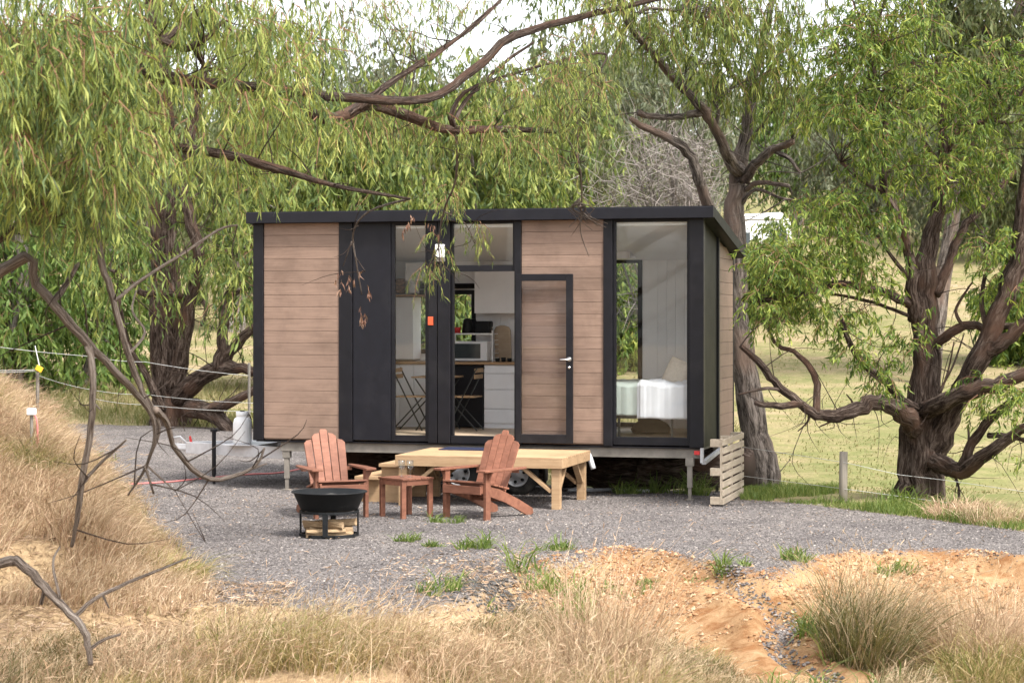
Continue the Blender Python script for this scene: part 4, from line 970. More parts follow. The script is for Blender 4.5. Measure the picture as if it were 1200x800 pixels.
# ---------------- big gum reaching in from the left (trunk stands outside the frame)
bx_, by_ = -7.4, 14.6
A = Tree('overhanging_gum', 'big gum reaching in from the left with hanging leaves and bare lower limbs', 'tree', (bx_, by_, Hs(bx_, by_)), 'bark_brown', 21)
B0 = Vector((bx_, by_, 0))
def AV(*p): return [Vector(q)-A.base for q in p]
z0 = A.base.z
A.br3(AV((bx_, by_, z0-.2), (bx_+.1, by_, z0+1.2), (bx_+.25, by_-.1, z0+2.4), (bx_+.4, by_-.3, z0+4.2), (bx_+.3, by_-.2, z0+6.5)), [.48, .40, .36, .28, .18], 18, .25)
A.br3(AV((bx_+.25, by_-.1, z0+2.5), (bx_+1.6, by_-.7, z0+2.95), at(-40, 75, 13.4), at(90, 92, 13.4), at(150, 82, 13.6), at(240, 97, 14.0), at(330, 104, 15.5), at(400, 113, 17), at(500, 116, 18.5), at(555, 82, 19.3), at(600, 42, 20), at(690, 18, 21), at(800, -8, 22)),
      [.2, .15, .085, .058, .050, .042, .038, .036, .038, .042, .040, .032, .018], 12, .22)
A.br([(150, 82, 13.6, 12), (200, 40, 13.8, 8), (262, -10, 14, 5)]); A.br([(172, 38, 13.7, 8), (212, 56, 13.7, 9), (236, 50, 13.7, 7), (262, 24, 13.8, 5)])
A.br3(AV((bx_+.3, by_-.2, z0+2.6), (bx_+2, by_-1, z0+2.5), at(60, 160, 13.2), at(170, 168, 13.6), at(260, 181, 14), at(320, 196, 14.5), at(390, 217, 15.5), at(480, 233, 16.5)), [.14, .09, .04, .035, .034, .03, .02, .009], 10, .2)
A.br3(AV((bx_+.2, by_-.1, z0+1.9), (bx_+2, by_-.6, z0+1.7), at(0, 279, 13), at(52, 261, 13), at(90, 235, 13.2)), [.12, .08, .035, .03, .012], 8, .2)
# the mid limb with its long fork (in front of the roof)
A.br([(330, 104, 15.5, 12), (380, 139, 17, 13), (430, 124, 18, 13), (470, 134, 18.6, 13), (530, 152, 19.3, 11), (600, 151, 20, 8), (660, 155, 20.6, 4)], 9, .2)
A.br([(408, 134, 17.5, 8), (440, 108, 18, 7), (490, 75, 18.5, 6), (550, 35, 19, 5), (590, -4, 19.4, 4)]); A.br([(420, 128, 17.7, 7), (470, 90, 18.2, 5), (520, 58, 18.6, 5), (575, 10, 19, 3)])
A.br([(530, 150, 19.3, 6), (545, 120, 19.5, 5), (590, 75, 19.8, 4), (625, 50, 20, 3)]); A.br([(533, 150, 19.3, 7), (530, 132, 19.2, 6), (560, 100, 19.6, 4), (700, 62, 20.6, 3), (705, 80, 20.6, 2)])
trunk_mb = A.mb; A.mb = MB()
A.br([(533, 153, 19.3, 3.5), (536, 180, 19.6, 3), (533, 215, 20, 2.5), (520, 248, 21.2, 2.2), (514, 290, 21.8, 1.6), (520, 330, 22, 1.2)])
A.br([(520, 248, 21.2, 2), (545, 262, 22, 1.3), (556, 285, 22.2, 1)]); A.br([(514, 290, 21.8, 1.4), (500, 318, 22, 1.2), (498, 350, 22, 1)])
A.br([(480, 233, 16.5, 3), (432, 248, 20, 2.4), (414, 272, 22, 2), (417, 305, 22.3, 1.8), (424, 345, 22.5, 1.3)]); A.br([(412, 283, 22.1, 1.4), (402, 312, 22.3, 1)]); A.br([(416, 300, 22.2, 1.2), (428, 318, 22.4, .9)])
A.br([(660, 155, 20.6, 3), (678, 190, 21.3, 2.5), (682, 235, 22, 2), (680, 270, 22.4, 1.4), (690, 300, 22.6, .9)])
for k in range(14): 
    q = A.rng.random(4); A.br([(680, 232+10*q[0], 22, 1.6), (665+32*q[1], 245, 22.1, 1.2), (655+60*q[2], 258+12*q[3], 22.2, .8)], 4, 0, 2, False)
# bare lower limbs hanging down on the left
A.br3(AV((bx_+.2, by_-.1, z0+1.7), (bx_+2.2, by_-.9, z0+1.5), at(0, 317, 13), at(42, 333, 13), at(72, 368, 13), at(103, 402, 13.1), at(140, 440, 13.3), at(166, 468, 13.5), at(182, 500, 13.6), at(172, 545, 13.7), at(150, 580, 13.8)), [.14, .10, .034, .030, .031, .030, .025, .020, .014, .010, .005], 10, .18)
A.br([(103, 402, 13.1, 10), (109, 440, 13.1, 8), (107, 500, 13.2, 8), (97, 560, 13.3, 8), (90, 610, 13.4, 6), (84, 640, 13.5, 4)]); A.br([(97, 566, 13.3, 5), (115, 545, 13.3, 4), (148, 515, 13.2, 2.5)])
A.br([(182, 480, 13.6, 9), (195, 495, 13.8, 7), (208, 530, 14, 6.5), (245, 561, 14.2, 6), (295, 549, 14.3, 4), (310, 525, 14.3, 2.5)]); A.br([(295, 549, 14.3, 3), (313, 543, 14.3, 1.5)])
A.br([(112, 255, 13.3, 9), (120, 310, 13.4, 9), (133, 350, 13.4, 8), (150, 415, 13.5, 8), (168, 460, 13.6, 8), (186, 498, 13.7, 5), (178, 530, 13.7, 3)]); A.br([(134, 353, 13.4, 5), (165, 328, 13.5, 4), (210, 300, 13.6, 3.5), (255, 270, 13.8, 3), (278, 264, 13.9, 2)])
A.br([(62, 355, 13.1, 8), (76, 335, 13.2, 7), (92, 308, 13.3, 5)]); A.br([(170, 545, 13.7, 3.5), (180, 578, 13.8, 2.5)]); A.br([(172, 545, 13.7, 3), (205, 575, 13.9, 1.5)]); A.br([(150, 415, 13.5, 4), (170, 390, 13.6, 3.5), (155, 365, 13.7, 2.5), (160, 340, 13.8, 2)])
A.br([(108, 470, 13.2, 3), (118, 480, 13.2, 2)], 5)
A.mb.build('bare_limb', 'bark_dead', A.root, smooth=True)['label'] = 'bare greyish lower limbs'; A.mb = trunk_mb
A.side_twigs(90, .2, .8, .006)
A.masses([(30, 40, 60, 60, 12.4, 1.2, 22), (110, 60, 70, 50, 12.8, 1.2, 22), (35, 130, 60, 70, 12, 1.1, 26), (120, 150, 60, 70, 12.3, 1.0, 24), (30, 220, 50, 55, 12.2, .9, 20), (105, 225, 50, 45, 12.4, .9, 15), (180, 140, 45, 60, 13, .9, 12), (165, 200, 36, 30, 13.2, .8, 4),
          (230, 20, 70, 35, 13.5, 1.2, 12), (300, 40, 50, 50, 14.5, 1.2, 12), (340, 100, 45, 50, 15, 1.1, 13), (300, 145, 50, 36, 14.6, 1, 8), (245, 175, 40, 20, 14, .8, 3), (365, 150, 35, 35, 16, 1, 8), (345, 30, 50, 40, 16, 1.2, 8), (300, 205, 30, 18, 15.2, .5, 4), (98, 270, 24, 24, 13, .3, 4),
          (420, 30, 60, 40, 18, 1.5, 10), (490, 50, 50, 40, 18.6, 1.3, 7), (450, 150, 45, 25, 18.4, 1.2, 6), (520, 165, 50, 28, 19.4, 1.2, 7), (600, 165, 50, 35, 20, 1.4, 11), (672, 120, 32, 50, 20.6, 1.2, 16), (650, 165, 45, 32, 20.8, 1.2, 9), (690, 90, 30, 45, 21, 1.2, 10), (610, 100, 40, 40, 20, 1.2, 8), (560, 30, 50, 35, 19.5, 1.2, 6), (700, 30, 40, 40, 21.5, 1.2, 8),
          (400, 180, 30, 25, 17, 1, 3), (520, 250, 10, 22, 21.7, .2, 3), (516, 310, 10, 22, 22, .15, 2), (550, 280, 12, 14, 22.2, .15, 1), (500, 335, 5, 10, 22, .1, 1), (540, 235, 12, 8, 21.5, .2, 1)], cr=.22, linkr=.006, nf=.44,
         nS=13, nL=14, sL=.27, LL=.122, LW=.0058, droop=.9, hang=1.3, shell=.1, up=.16)
A.finish('leaf_near')
dl = leaf_clumps([Vector(at(404, 322, 22.3))-A.base, Vector(at(424, 325, 22.4))-A.base, Vector(at(426, 348, 22.5))-A.base, Vector(at(490, 258, 21))-A.base], [(.1, .1, .14), (.12, .1, .16), (.08, .08, .16), (.1, .1, .1)], A.rng, nS=3, nL=8, sL=.2, LL=.08, LW=.009, droop=1.2, hang=1.6)
np_mesh('dry_leaves', dl[0][0], dl[0][1], 'leaf_dead', A.root)['label'] = 'dry reddish leaves on the hanging twigs'
# fallen dead branch at lower left
db_ = thing('dead_branch', 'forked dead branch lying in the dry grass at lower left', 'branch', at(0, 658, 13.4))
mb = MB(); bb = Vector(at(0, 658, 13.4))
def dbr(pts): mb.tube([tuple(Vector(at(a, b, D))-bb) for a, b, D, w in pts], [w*D/F/2 for a, b, D, w in pts], 9, True, .2, 3.3, 4)
dbr([(-60, 668, 13.3, 12), (0, 660, 13.4, 12), (20, 657, 13.4, 12), (45, 680, 13.3, 11), (70, 706, 13.2, 10), (96, 733, 13.1, 9), (103, 755, 13.1, 8), (106, 779, 13.1, 6)])
dbr([(86, 724, 13.2, 6), (110, 702, 13.3, 5), (150, 682, 13.6, 4), (225, 652, 14, 2)]); dbr([(103, 762, 13.1, 5), (120, 750, 13.1, 4), (142, 742, 13.2, 2.5)]); dbr([(52, 690, 13.3, 6), (48, 708, 13.3, 4)]); dbr([(70, 700, 13.2, 4), (62, 660, 13.3, 3), (70, 640, 13.4, 2)])
dbr([(120, 697, 13.3, 3), (128, 712, 13.3, 2)])
mb.build('branch_wood', 'bark_dead', db_, smooth=True)
# ---------------- left background gum with fork and low limbs
def onground(px, D):
    x = (px-CX)/F*D; return (x, D, Hs(x, D))
gB = onground(205, 37)
pyB = HY+(CZ-gB[2])*F/37
Bt = Tree('gum_tree', 'thick grey gum with a reddish fork and low sprawling limbs beyond the gravel', 'tree', gB, 'bark_brown', 31)
D = 37
Bt.br([(200, pyB+8, D, 56), (199, pyB-16, D, 46), (197, 440, D, 39), (194, 380, D, 36), (194, 300, D, 32), (192, 220, D, 29), (188, 120, D, 26), (180, 0, D, 22), (175, -120, D, 14)], 24, .22)
Bt.br([(202, 452, D-.2, 26), (214, 412, D-.4, 18), (223, 350, D-.6, 16), (235, 308, D-.8, 15), (226, 262, D-.9, 14), (214, 222, D-.9, 12), (222, 160, D-.8, 13), (240, 80, D-.6, 8)], 14, .2)
Bt.br([(206, 466, D-.2, 24), (230, 446, D-.6, 21), (258, 430, D-.9, 19), (285, 432, D-1.2, 12), (330, 440, D-1.5, 8)], 12, .22); Bt.br([(256, 434, D-.9, 17), (261, 400, D-1, 14), (262, 360, D-1, 11), (278, 325, D-1, 6), (300, 300, D-1, 4)]); Bt.br([(262, 428, D-.9, 14), (285, 395, D-1.2, 12), (330, 360, D-1.4, 7)])
Bt.br([(262, 350, D-1, 6), (300, 335, D-1.2, 5), (335, 330, D-1.2, 3)])
Bt.br([(222, 478, D-.4, 26), (245, 484, D-.8, 20), (262, 496, D-1, 16), (275, 512, D-1.1, 12)], 10, .25); Bt.br([(240, 482, D-.8, 16), (270, 472, D-1.2, 12), (300, 455, D-1.5, 9), (340, 430, D-1.7, 5)])
Bt.br([(212, 348, D-.5, 10), (190, 343, D-.9, 9), (168, 343, D-1.2, 8), (150, 328, D-1.4, 6), (128, 316, D-1.5, 4)]); Bt.br([(236, 350, D-.7, 7), (242, 362, D-.8, 5), (236, 382, D-.9, 3)])
Bt.br([(190, 480, D-.4, 12), (172, 440, D-.6, 8), (150, 400, D-.8, 6), (140, 350, D-.9, 4)])
Bt.side_twigs(60, .4, 1.5, .012)
Bt.masses([(180, -10, 120, 50, 36, 3, 12), (255, 70, 40, 40, 36, 2, 6), (120, 80, 50, 50, 36.5, 2, 6), (290, 290, 22, 30, 36, 1, 6), (150, 310, 25, 25, 35.5, .8, 4), (262, 200, 26, 40, 36, 1.2, 5), (285, 340, 18, 18, 35.6, .6, 3)], cr=.75, linkr=.018, nS=15, nL=14, sL=.8, LL=.2, LW=.018, droop=.8, hang=1.1)
Bt.finish('leaf_mid')
# ---------------- gum behind the cabin's right end
gC = onground(889, 27.7); pyC = HY+(CZ-gC[2])*F/27.7
Ct = Tree('gum_tree', 'tall leaning gum right behind the cabin, branching above its roof', 'tree', gC, 'bark_grey', 41)
Ct.br([(897, pyC+6, 27.7, 42), (894, pyC-30, 27.7, 36), (885, 510, 27.8, 32), (876, 450, 27.9, 29), (868, 400, 28, 28), (861, 320, 28.1, 27), (860, 250, 28.2, 25), (865, 215, 28.3, 24), (868, 190, 28.3, 20), (874, 160, 28.4, 15), (880, 125, 28.5, 13), (880, 95, 28.5, 11), (893, 60, 28.5, 9), (905, 0, 28.5, 6)], 20, .26)
Ct.br([(866, 200, 28.2, 20), (855, 185, 27.8, 15), (838, 150, 27.4, 12), (822, 125, 27.2, 12), (800, 103, 27, 10), (765, 62, 26.6, 9), (735, 25, 26.3, 8), (728, -10, 26.2, 6)], 10, .2)
Ct.br([(858, 290, 28, 17), (835, 250, 27.6, 15), (817, 208, 27.3, 13), (806, 178, 27.1, 12), (780, 160, 26.9, 10), (757, 150, 26.8, 9), (738, 138, 26.7, 6)], 10, .2); Ct.br([(832, 130, 27.3, 9), (800, 136, 27.2, 8), (768, 137, 27.1, 7), (747, 132, 27, 8)])
Ct.br([(872, 212, 28.2, 15), (886, 192, 28, 12), (903, 177, 27.8, 11), (926, 168, 27.6, 8), (928, 164, 27.6, 6)], 9, .2); Ct.br([(908, 177, 27.8, 7), (925, 186, 27.6, 5), (938, 203, 27.5, 3)]); Ct.br([(874, 222, 28.2, 7), (890, 214, 28, 6), (925, 218, 27.7, 4)]); Ct.br([(868, 240, 28.2, 5), (885, 222, 28, 4.5), (915, 232, 27.8, 3), (935, 235, 27.7, 2)])
Ct.br([(880, 110, 28.5, 8), (860, 90, 28.3, 6), (845, 60, 28, 5), (850, 20, 28, 4)]); Ct.br([(838, 150, 27.4, 5), (842, 130, 27.3, 4), (836, 118, 27.3, 3)]); Ct.br([(882, 100, 28.5, 7), (905, 80, 28.4, 5), (925, 40, 28.4, 4)]); Ct.br([(735, 25, 26.3, 5), (760, 10, 26.4, 4), (800, 15, 26.6, 2)])
Ct.br([(880, 165, 28.4, 5), (895, 145, 28.2, 4), (906, 130, 28.1, 2)])
Ct.side_twigs(60, .3, 1.1, .009)
Ct.masses([(745, 20, 40, 40, 26.4, 1.2, 12), (800, 30, 45, 40, 26.8, 1.3, 16), (860, 30, 45, 45, 27.2, 1.4, 19), (915, 40, 38, 55, 27.4, 1.3, 19), (835, 85, 35, 35, 27.2, 1.0, 9), (905, 95, 35, 35, 27.6, 1, 10), (940, 90, 25, 50, 27.4, 1, 7), (775, 60, 25, 30, 26.6, .8, 6), (865, 105, 30, 25, 27.8, .9, 6), (700, -10, 50, 30, 26, 1, 8), (800, -60, 150, 50, 27.5, 2, 14)], cr=.42, linkr=.009, nS=7, nL=10, sL=.45, LL=.16, LW=.0105, droop=1.0, hang=1.3, shell=.15, up=.2)
Ct.finish('leaf_mid')
# ---------------- many-limbed gum on the right
gE = onground(1080, 25.2); pyE = HY+(CZ-gE[2])*F/25.2
Et = Tree('gum_tree', 'spreading brown gum with a split trunk and long low limbs at the right', 'tree', gE, 'bark_brown', 51)
D = 25.2
Et.br([(1078, pyE+8, D, 62), (1079, pyE-14, D, 51), (1079, 530, D, 46), (1081, 480, D, 41), (1084, 430, D, 31), (1083, 380, D, 29), (1083, 330, D, 27), (1088, 290, D, 21), (1097, 255, D, 17), (1104, 215, D, 14), (1105, 150, D, 10), (1100, 90, D, 7)], 24, .30)
Et.br([(1092, 530, D-.05, 30), (1110, 490, D-.2, 27), (1134, 445, D-.5, 26), (1158, 396, D-.7, 25), (1180, 345, D-.8, 24), (1196, 295, D-.9, 22), (1204, 240, D-1, 24), (1215, 140, D-1, 18), (1225, 20, D-1, 12)], 18, .28)
Et.br([(1085, 480, D-.2, 22), (1105, 471, D-.6, 21), (1132, 460, D-.9, 19), (1165, 452, D-1.1, 17), (1200, 438, D-1.3, 15), (1260, 420, D-1.5, 10)], 12, .2)
Et.br([(1155, 412, D-.7, 18), (1180, 398, D-.8, 17), (1205, 375, D-.9, 15), (1260, 330, D-1, 10)], 10, .2)
Et.br([(1095, 540, D-.2, 22), (1115, 548, D-.5, 19), (1130, 550, D-.7, 18), (1150, 536, D-.9, 16), (1180, 515, D-1.1, 14), (1215, 495, D-1.3, 11), (1260, 480, D-1.4, 7)], 12, .25); Et.br([(1128, 545, D-.7, 14), (1140, 520, D-.8, 12), (1160, 490, D-1, 11), (1200, 462, D-1.2, 8)]); Et.br([(1158, 510, D-.9, 7), (1185, 511, D-1.1, 6), (1215, 520, D-1.2, 4)])
Et.br([(1096, 405, D-.1, 13), (1112, 391, D-.3, 12), (1135, 381, D-.4, 11), (1160, 383, D-.5, 9), (1220, 381, D-.7, 7)]); Et.br([(1130, 383, D-.4, 5), (1120, 365, D-.4, 4), (1130, 345, D-.4, 3), (1140, 330, D-.4, 2)])
Et.br([(1072, 500, D-.2, 26), (1058, 484, D-.6, 20), (1040, 474, D-.9, 18), (1020, 472, D-1, 17), (1000, 480, D-1.1, 16), (975, 487, D-1.2, 14), (955, 484, D-1.3, 12), (935, 470, D-1.4, 10), (908, 447, D-1.5, 9), (888, 423, D-1.6, 8), (868, 405, D-1.7, 5)], 12, .22)
Et.br([(957, 485, D-1.3, 9), (957, 450, D-1.2, 8), (950, 432, D-1.2, 7), (930, 412, D-1.1, 6), (912, 405, D-1.1, 5), (900, 385, D-1.1, 3)]); Et.br([(940, 473, D-1.4, 9), (915, 476, D-1.6, 8), (885, 472, D-1.8, 5)]); Et.br([(922, 458, D-1.4, 5), (900, 455, D-1.6, 4), (865, 462, D-1.8, 2)])
Et.br([(1074, 362, D-.1, 15), (1058, 352, D-.4, 12), (1035, 343, D-.6, 10), (1005, 336, D-.8, 9), (978, 333, D-.9, 9), (950, 342, D-1, 9), (925, 350, D-1.1, 8), (870, 351, D-1.3, 5)], 10, .2); Et.br([(1070, 372, D-.2, 5), (1045, 362, D-.4, 4.5), (1010, 351, D-.6, 4), (968, 343, D-.8, 3)])
Et.br([(1072, 478, D-.3, 13), (1052, 466, D-.6, 11), (1040, 448, D-.7, 10), (1018, 433, D-.9, 9), (1003, 415, D-1, 8), (993, 395, D-1.1, 6), (985, 370, D-1.1, 4)])
Et.br([(1072, 375, D-.2, 17), (1068, 330, D-.4, 14), (1066, 300, D-.5, 12), (1052, 255, D-.7, 11), (1036, 224, D-.8, 10), (1037, 190, D-.9, 8), (1038, 160, D-.9, 7), (1030, 110, D-1, 5), (1020, 60, D-1, 4)], 10, .2); Et.br([(1036, 224, D-.8, 6), (1015, 215, D-.9, 5), (985, 190, D-1, 3.5)]); Et.br([(1068, 330, D-.4, 6), (1045, 300, D-.6, 4.5), (1010, 250, D-.8, 3), (990, 240, D-.8, 2)])
Et.br([(1096, 345, D, 13), (1112, 310, D+.2, 11), (1128, 268, D+.3, 10), (1150, 245, D+.4, 8), (1190, 200, D+.5, 5)]); Et.br([(1158, 392, D-.7, 7), (1150, 350, D-.6, 5), (1156, 310, D-.6, 4), (1150, 270, D-.6, 3)])
Et.br([(1104, 190, D, 7), (1130, 150, D, 6), (1165, 140, D, 6), (1190, 118, D, 4), (1210, 90, D, 3)]); Et.br([(1165, 140, D, 5), (1180, 145, D, 4), (1205, 138, D, 3)]); Et.br([(1104, 195, D, 6), (1080, 160, D-.2, 4), (1060, 110, D-.4, 3)])
for (a, b, c, d) in ((1098, 470, 1118, 400), (1100, 460, 1130, 390), (1128, 460, 1150, 415), (1120, 560, 1123, 590), (1000, 480, 992, 462), (985, 486, 960, 500), (1135, 500, 1128, 540), (1030, 473, 1028, 455), (950, 485, 935, 505)): Et.br([(a, b, D-.5, 3.5), ((a+c)/2+3, (b+d)/2, D-.5, 2.6), (c, d, D-.6, 1.4)], 5)
Et.side_twigs(110, .25, .9, .007)
Et.masses([(985, 55, 50, 45, 24.4, 1.3, 26), (1045, 45, 55, 45, 24.6, 1.4, 28), (1090, 90, 40, 45, 25, 1.3, 18), (1000, 110, 45, 40, 24.2, 1.2, 20), (1055, 125, 45, 40, 24.5, 1.2, 20), (955, 140, 30, 24, 24.2, 1, 6), (1020, 175, 45, 28, 24.2, 1.1, 14), (1075, 190, 35, 35, 24.7, 1.1, 12), (1130, 160, 38, 35, 25, 1.2, 14), (1175, 95, 30, 40, 24.8, 1.1, 14), (1125, 215, 35, 25, 25.2, 1, 9), (1170, 200, 25, 20, 24.7, .9, 4),
           (905, 312, 32, 18, 23.9, .9, 10), (965, 250, 34, 34, 24, 1, 13), (935, 315, 44, 26, 23.9, .9, 18), (985, 285, 38, 38, 24.2, 1, 15), (905, 330, 20, 28, 23.8, .8, 8), (945, 355, 40, 20, 24, .8, 9), (1010, 330, 30, 25, 24.3, .9, 8), (915, 370, 22, 20, 23.8, .7, 5), (980, 375, 28, 22, 24.1, .7, 6), (1000, 410, 18, 22, 24.2, .5, 4), (1040, 400, 24, 35, 24.5, .7, 6), (1030, 445, 18, 16, 24.4, .5, 3), (1010, 250, 30, 30, 24.3, .9, 8), (1055, 270, 20, 30, 24.6, .7, 4),
           (1180, 325, 22, 28, 24.2, .7, 5), (1160, 285, 20, 22, 24.4, .7, 4), (1190, 480, 25, 25, 23.9, .7, 7), (1150, 470, 14, 14, 24.2, .4, 2), (1195, 545, 14, 14, 24, .3, 2), (1040, -40, 150, 50, 25, 2, 24), (1240, 60, 40, 80, 24.5, 1.2, 12)], cr=.31, linkr=.008, nf=.56, nS=14, nL=12, sL=.24, LL=.10, LW=.0098, droop=.45, hang=.7, shell=.1, up=.06)
Et.finish('leaf_right')
# ---------------- auto trees further back
def auto_tree(name, label, px, D, hpx, wpx, leaf, bark, seed, nb=16, cr=1.0, LL=.3, LW=.035, nS=20, nL=16, trunkw=.28, lean=0, low=.30, group=None, droop=.7):
    g = onground(px, D); t = Tree(name, label, 'tree', g, bark, seed, group); rng = t.rng
    top = CZ-(hpx-HY)/F*D-g[2]; w = wpx/F*D
    ln = lean*top
    P = [Vector((ln*q*q+.15*math.sin(q*5+seed), .1*math.sin(q*4+seed*2), top*q*.88-.2*(q == 0))) for q in (0, .12, .3, .5, .72, 1)]
    t.br3(P, [trunkw*1.25, trunkw, trunkw*.85, trunkw*.62, trunkw*.36, trunkw*.1], 12, .2, 3)
    C = []
    for i in range(nb):
        q = low+(1-low)*(i+.5)/nb; a = i*2.4+rng.random()*1.2
        env = math.sin(PI*min(1, max(.08, (q-low*.55)/(1.04-low*.55))))**.6
        rr = w/2*env*(.45+.6*rng.random())
        c = Vector((ln*q*q+rr*math.cos(a), rr*math.sin(a)*.8, top*q+rng.normal()*top*.03))
        s0 = P[1].lerp(P[4], max(.1, min(1, (q-.32)/.7)))
        t.br3([s0, s0.lerp(c, .5)+Vector((0, 0, .06*top)), c], [trunkw*.38*(1.1-q*.6), trunkw*.2, trunkw*.05], 6, .1, 3)
        for k in range(3): C.append(np.array(c)+rng.normal(size=3)*cr*.55)
    C.append(np.array((ln, 0, top*.95)))
    C = np.array(C); t.cl = (C, cr*(.6+.7*rng.random((len(C), 1)))*np.array([[1, 1, .75]]), dict(nS=nS, nL=nL, sL=cr*.9, LL=LL, LW=LW, droop=droop, hang=1.0, shell=.15))
    t.finish(leaf); return t
AT = auto_tree
AT('leafy_tree', 'dense bright green tree at the far left beyond the dry mound', 20, 44, 215, 150, 'leaf_deep', 'bark_far', 61, 18, .95, .24, .03, nS=13, low=.02)
AT('leafy_tree', 'rounded bright green tree between the far left and the thick grey gum', 115, 47, 235, 130, 'leaf_deep', 'bark_far', 62, 15, .9, .24, .03, nS=12, low=.04)
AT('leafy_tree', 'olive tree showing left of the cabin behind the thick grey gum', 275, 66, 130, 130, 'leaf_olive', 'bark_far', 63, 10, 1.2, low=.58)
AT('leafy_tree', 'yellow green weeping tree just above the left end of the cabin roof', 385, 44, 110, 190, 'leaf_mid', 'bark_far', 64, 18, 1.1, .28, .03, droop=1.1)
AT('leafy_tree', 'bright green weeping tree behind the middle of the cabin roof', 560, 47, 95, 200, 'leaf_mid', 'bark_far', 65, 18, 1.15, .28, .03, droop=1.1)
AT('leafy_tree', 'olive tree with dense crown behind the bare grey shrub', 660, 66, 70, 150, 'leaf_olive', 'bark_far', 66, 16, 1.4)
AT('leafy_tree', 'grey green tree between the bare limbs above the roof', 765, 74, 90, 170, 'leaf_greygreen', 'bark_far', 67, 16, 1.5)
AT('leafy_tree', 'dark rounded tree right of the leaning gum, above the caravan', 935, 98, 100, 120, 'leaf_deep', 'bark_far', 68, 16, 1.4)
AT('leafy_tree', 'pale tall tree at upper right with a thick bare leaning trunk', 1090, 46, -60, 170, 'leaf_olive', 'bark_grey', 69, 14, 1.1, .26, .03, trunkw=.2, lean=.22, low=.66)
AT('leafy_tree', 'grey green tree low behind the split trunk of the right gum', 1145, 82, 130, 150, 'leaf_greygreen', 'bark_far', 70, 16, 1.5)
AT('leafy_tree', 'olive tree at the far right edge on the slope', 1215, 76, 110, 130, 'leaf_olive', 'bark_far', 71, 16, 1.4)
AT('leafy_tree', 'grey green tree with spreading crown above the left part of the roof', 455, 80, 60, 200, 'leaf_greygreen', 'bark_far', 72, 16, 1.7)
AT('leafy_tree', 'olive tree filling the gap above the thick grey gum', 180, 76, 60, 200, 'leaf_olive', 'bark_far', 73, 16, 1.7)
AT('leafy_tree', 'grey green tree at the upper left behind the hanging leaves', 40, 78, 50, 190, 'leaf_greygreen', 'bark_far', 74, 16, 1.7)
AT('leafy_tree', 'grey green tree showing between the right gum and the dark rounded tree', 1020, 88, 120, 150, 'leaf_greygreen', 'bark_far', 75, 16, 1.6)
AT('bush', 'bright green bush at the right edge on the slope', 1190, 50, 285, 60, 'leaf_right', 'bark_far', 76, 9, .55, .2, .03, trunkw=.06, low=.05)
AT('bush', 'low yellow green bush under the far caravan', 900, 60, 284, 90, 'leaf_mid', 'bark_far', 77, 10, .7, .2, .03, trunkw=.07, low=.05)
AT('bush', 'grey green bush showing through the bedroom window', 728, 50, 315, 90, 'leaf_right', 'bark_far', 78, 10, .7, .2, .03, trunkw=.07, low=.02)
AT('bush', 'small bush seen through the kitchen window', 528, 40, 365, 60, 'leaf_mid', 'bark_far', 79, 8, .5, .18, .03, trunkw=.05, low=.02)
# ---------------- bare grey twiggy shrub behind the roof
gs_ = onground(805, 34); sh = thing('bare_shrub', 'leafless grey twiggy shrub rising behind the right half of the roof', 'shrub', gs_)
mb = MB(); rng = np.random.default_rng(5)
ends = []
for k in range(26):
    a = at(690+140*rng.random(), 150+90*rng.random(), 32+2.4*rng.random()); p = np.array(a)-np.array(gs_)
    s0 = np.array((rng.normal()*.25, rng.normal()*.2, 0)); m1 = s0*.5+p*.5+np.array((0, 0, .3)); mb.tube([s0, m1, p], [.03, .018, .008], 5, False, res=3); ends += [m1*.4+p*.6, p, m1]
mb.build('stems', 'twig_grey', sh, smooth=True)
E_ = np.repeat(np.array(ends), 34, 0); n = len(E_); d = nrmz(rng.normal(size=(n, 3))+np.array((0, 0, .1))); l = .25+.5*rng.random((n, 1)); s = nrmz(np.cross(d, rng.normal(size=(n, 3))))
E_ = E_+rng.normal(size=(n, 3))*.14
v, q = ribbons([E_, E_+d*l*.5+rng.normal(size=(n, 3))*.05, E_+d*l+rng.normal(size=(n, 3))*.09], s, [np.full(n, .006), np.full(n, .0045), np.full(n, .002)])
np_mesh('fine_twigs', v, q, 'twig_grey', sh)
# ---------------- far woodland on the hill (one mass)
rng = np.random.default_rng(77); C = []; tm = MB()
for i in range(120):
    D = 92+95*rng.random(); x = (rng.random()-.5)*.62*D;
    if D < 115 and .09 < x/D < .16: continue
    g = Hs(x, D); hgt = 6+4.5*rng.random(); w = 2.2+1.6*rng.random()
    if rng.random() < .5: tm.tube([(x, D, g-.3), (x+rng.normal()*.3, D, g+hgt*.5), (x+rng.normal()*.6, D, g+hgt*.9)], [.25, .17, .05], 6, False)
    for k in range(9):
        q = .25+.75*rng.random(); rr = w*math.sin(PI*min(.95, q*.85+.12))
        a = rng.random()*6.28; C.append((x+rr*math.cos(a)*.8, D+rr*math.sin(a)*.7, g+hgt*q))
C = np.array(C)
lv, tw = leaf_clumps(C, np.full((len(C), 3), 1.15)*(.7+.7*rng.random((len(C), 1))), rng, nS=12, nL=12, sL=1.3, LL=.55, LW=.085, droop=.5, hang=.7, shell=.2)
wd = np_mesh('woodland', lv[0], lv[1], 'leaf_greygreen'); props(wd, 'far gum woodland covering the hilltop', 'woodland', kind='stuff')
tm.build('tree_trunks', 'bark_far', wd, smooth=True)
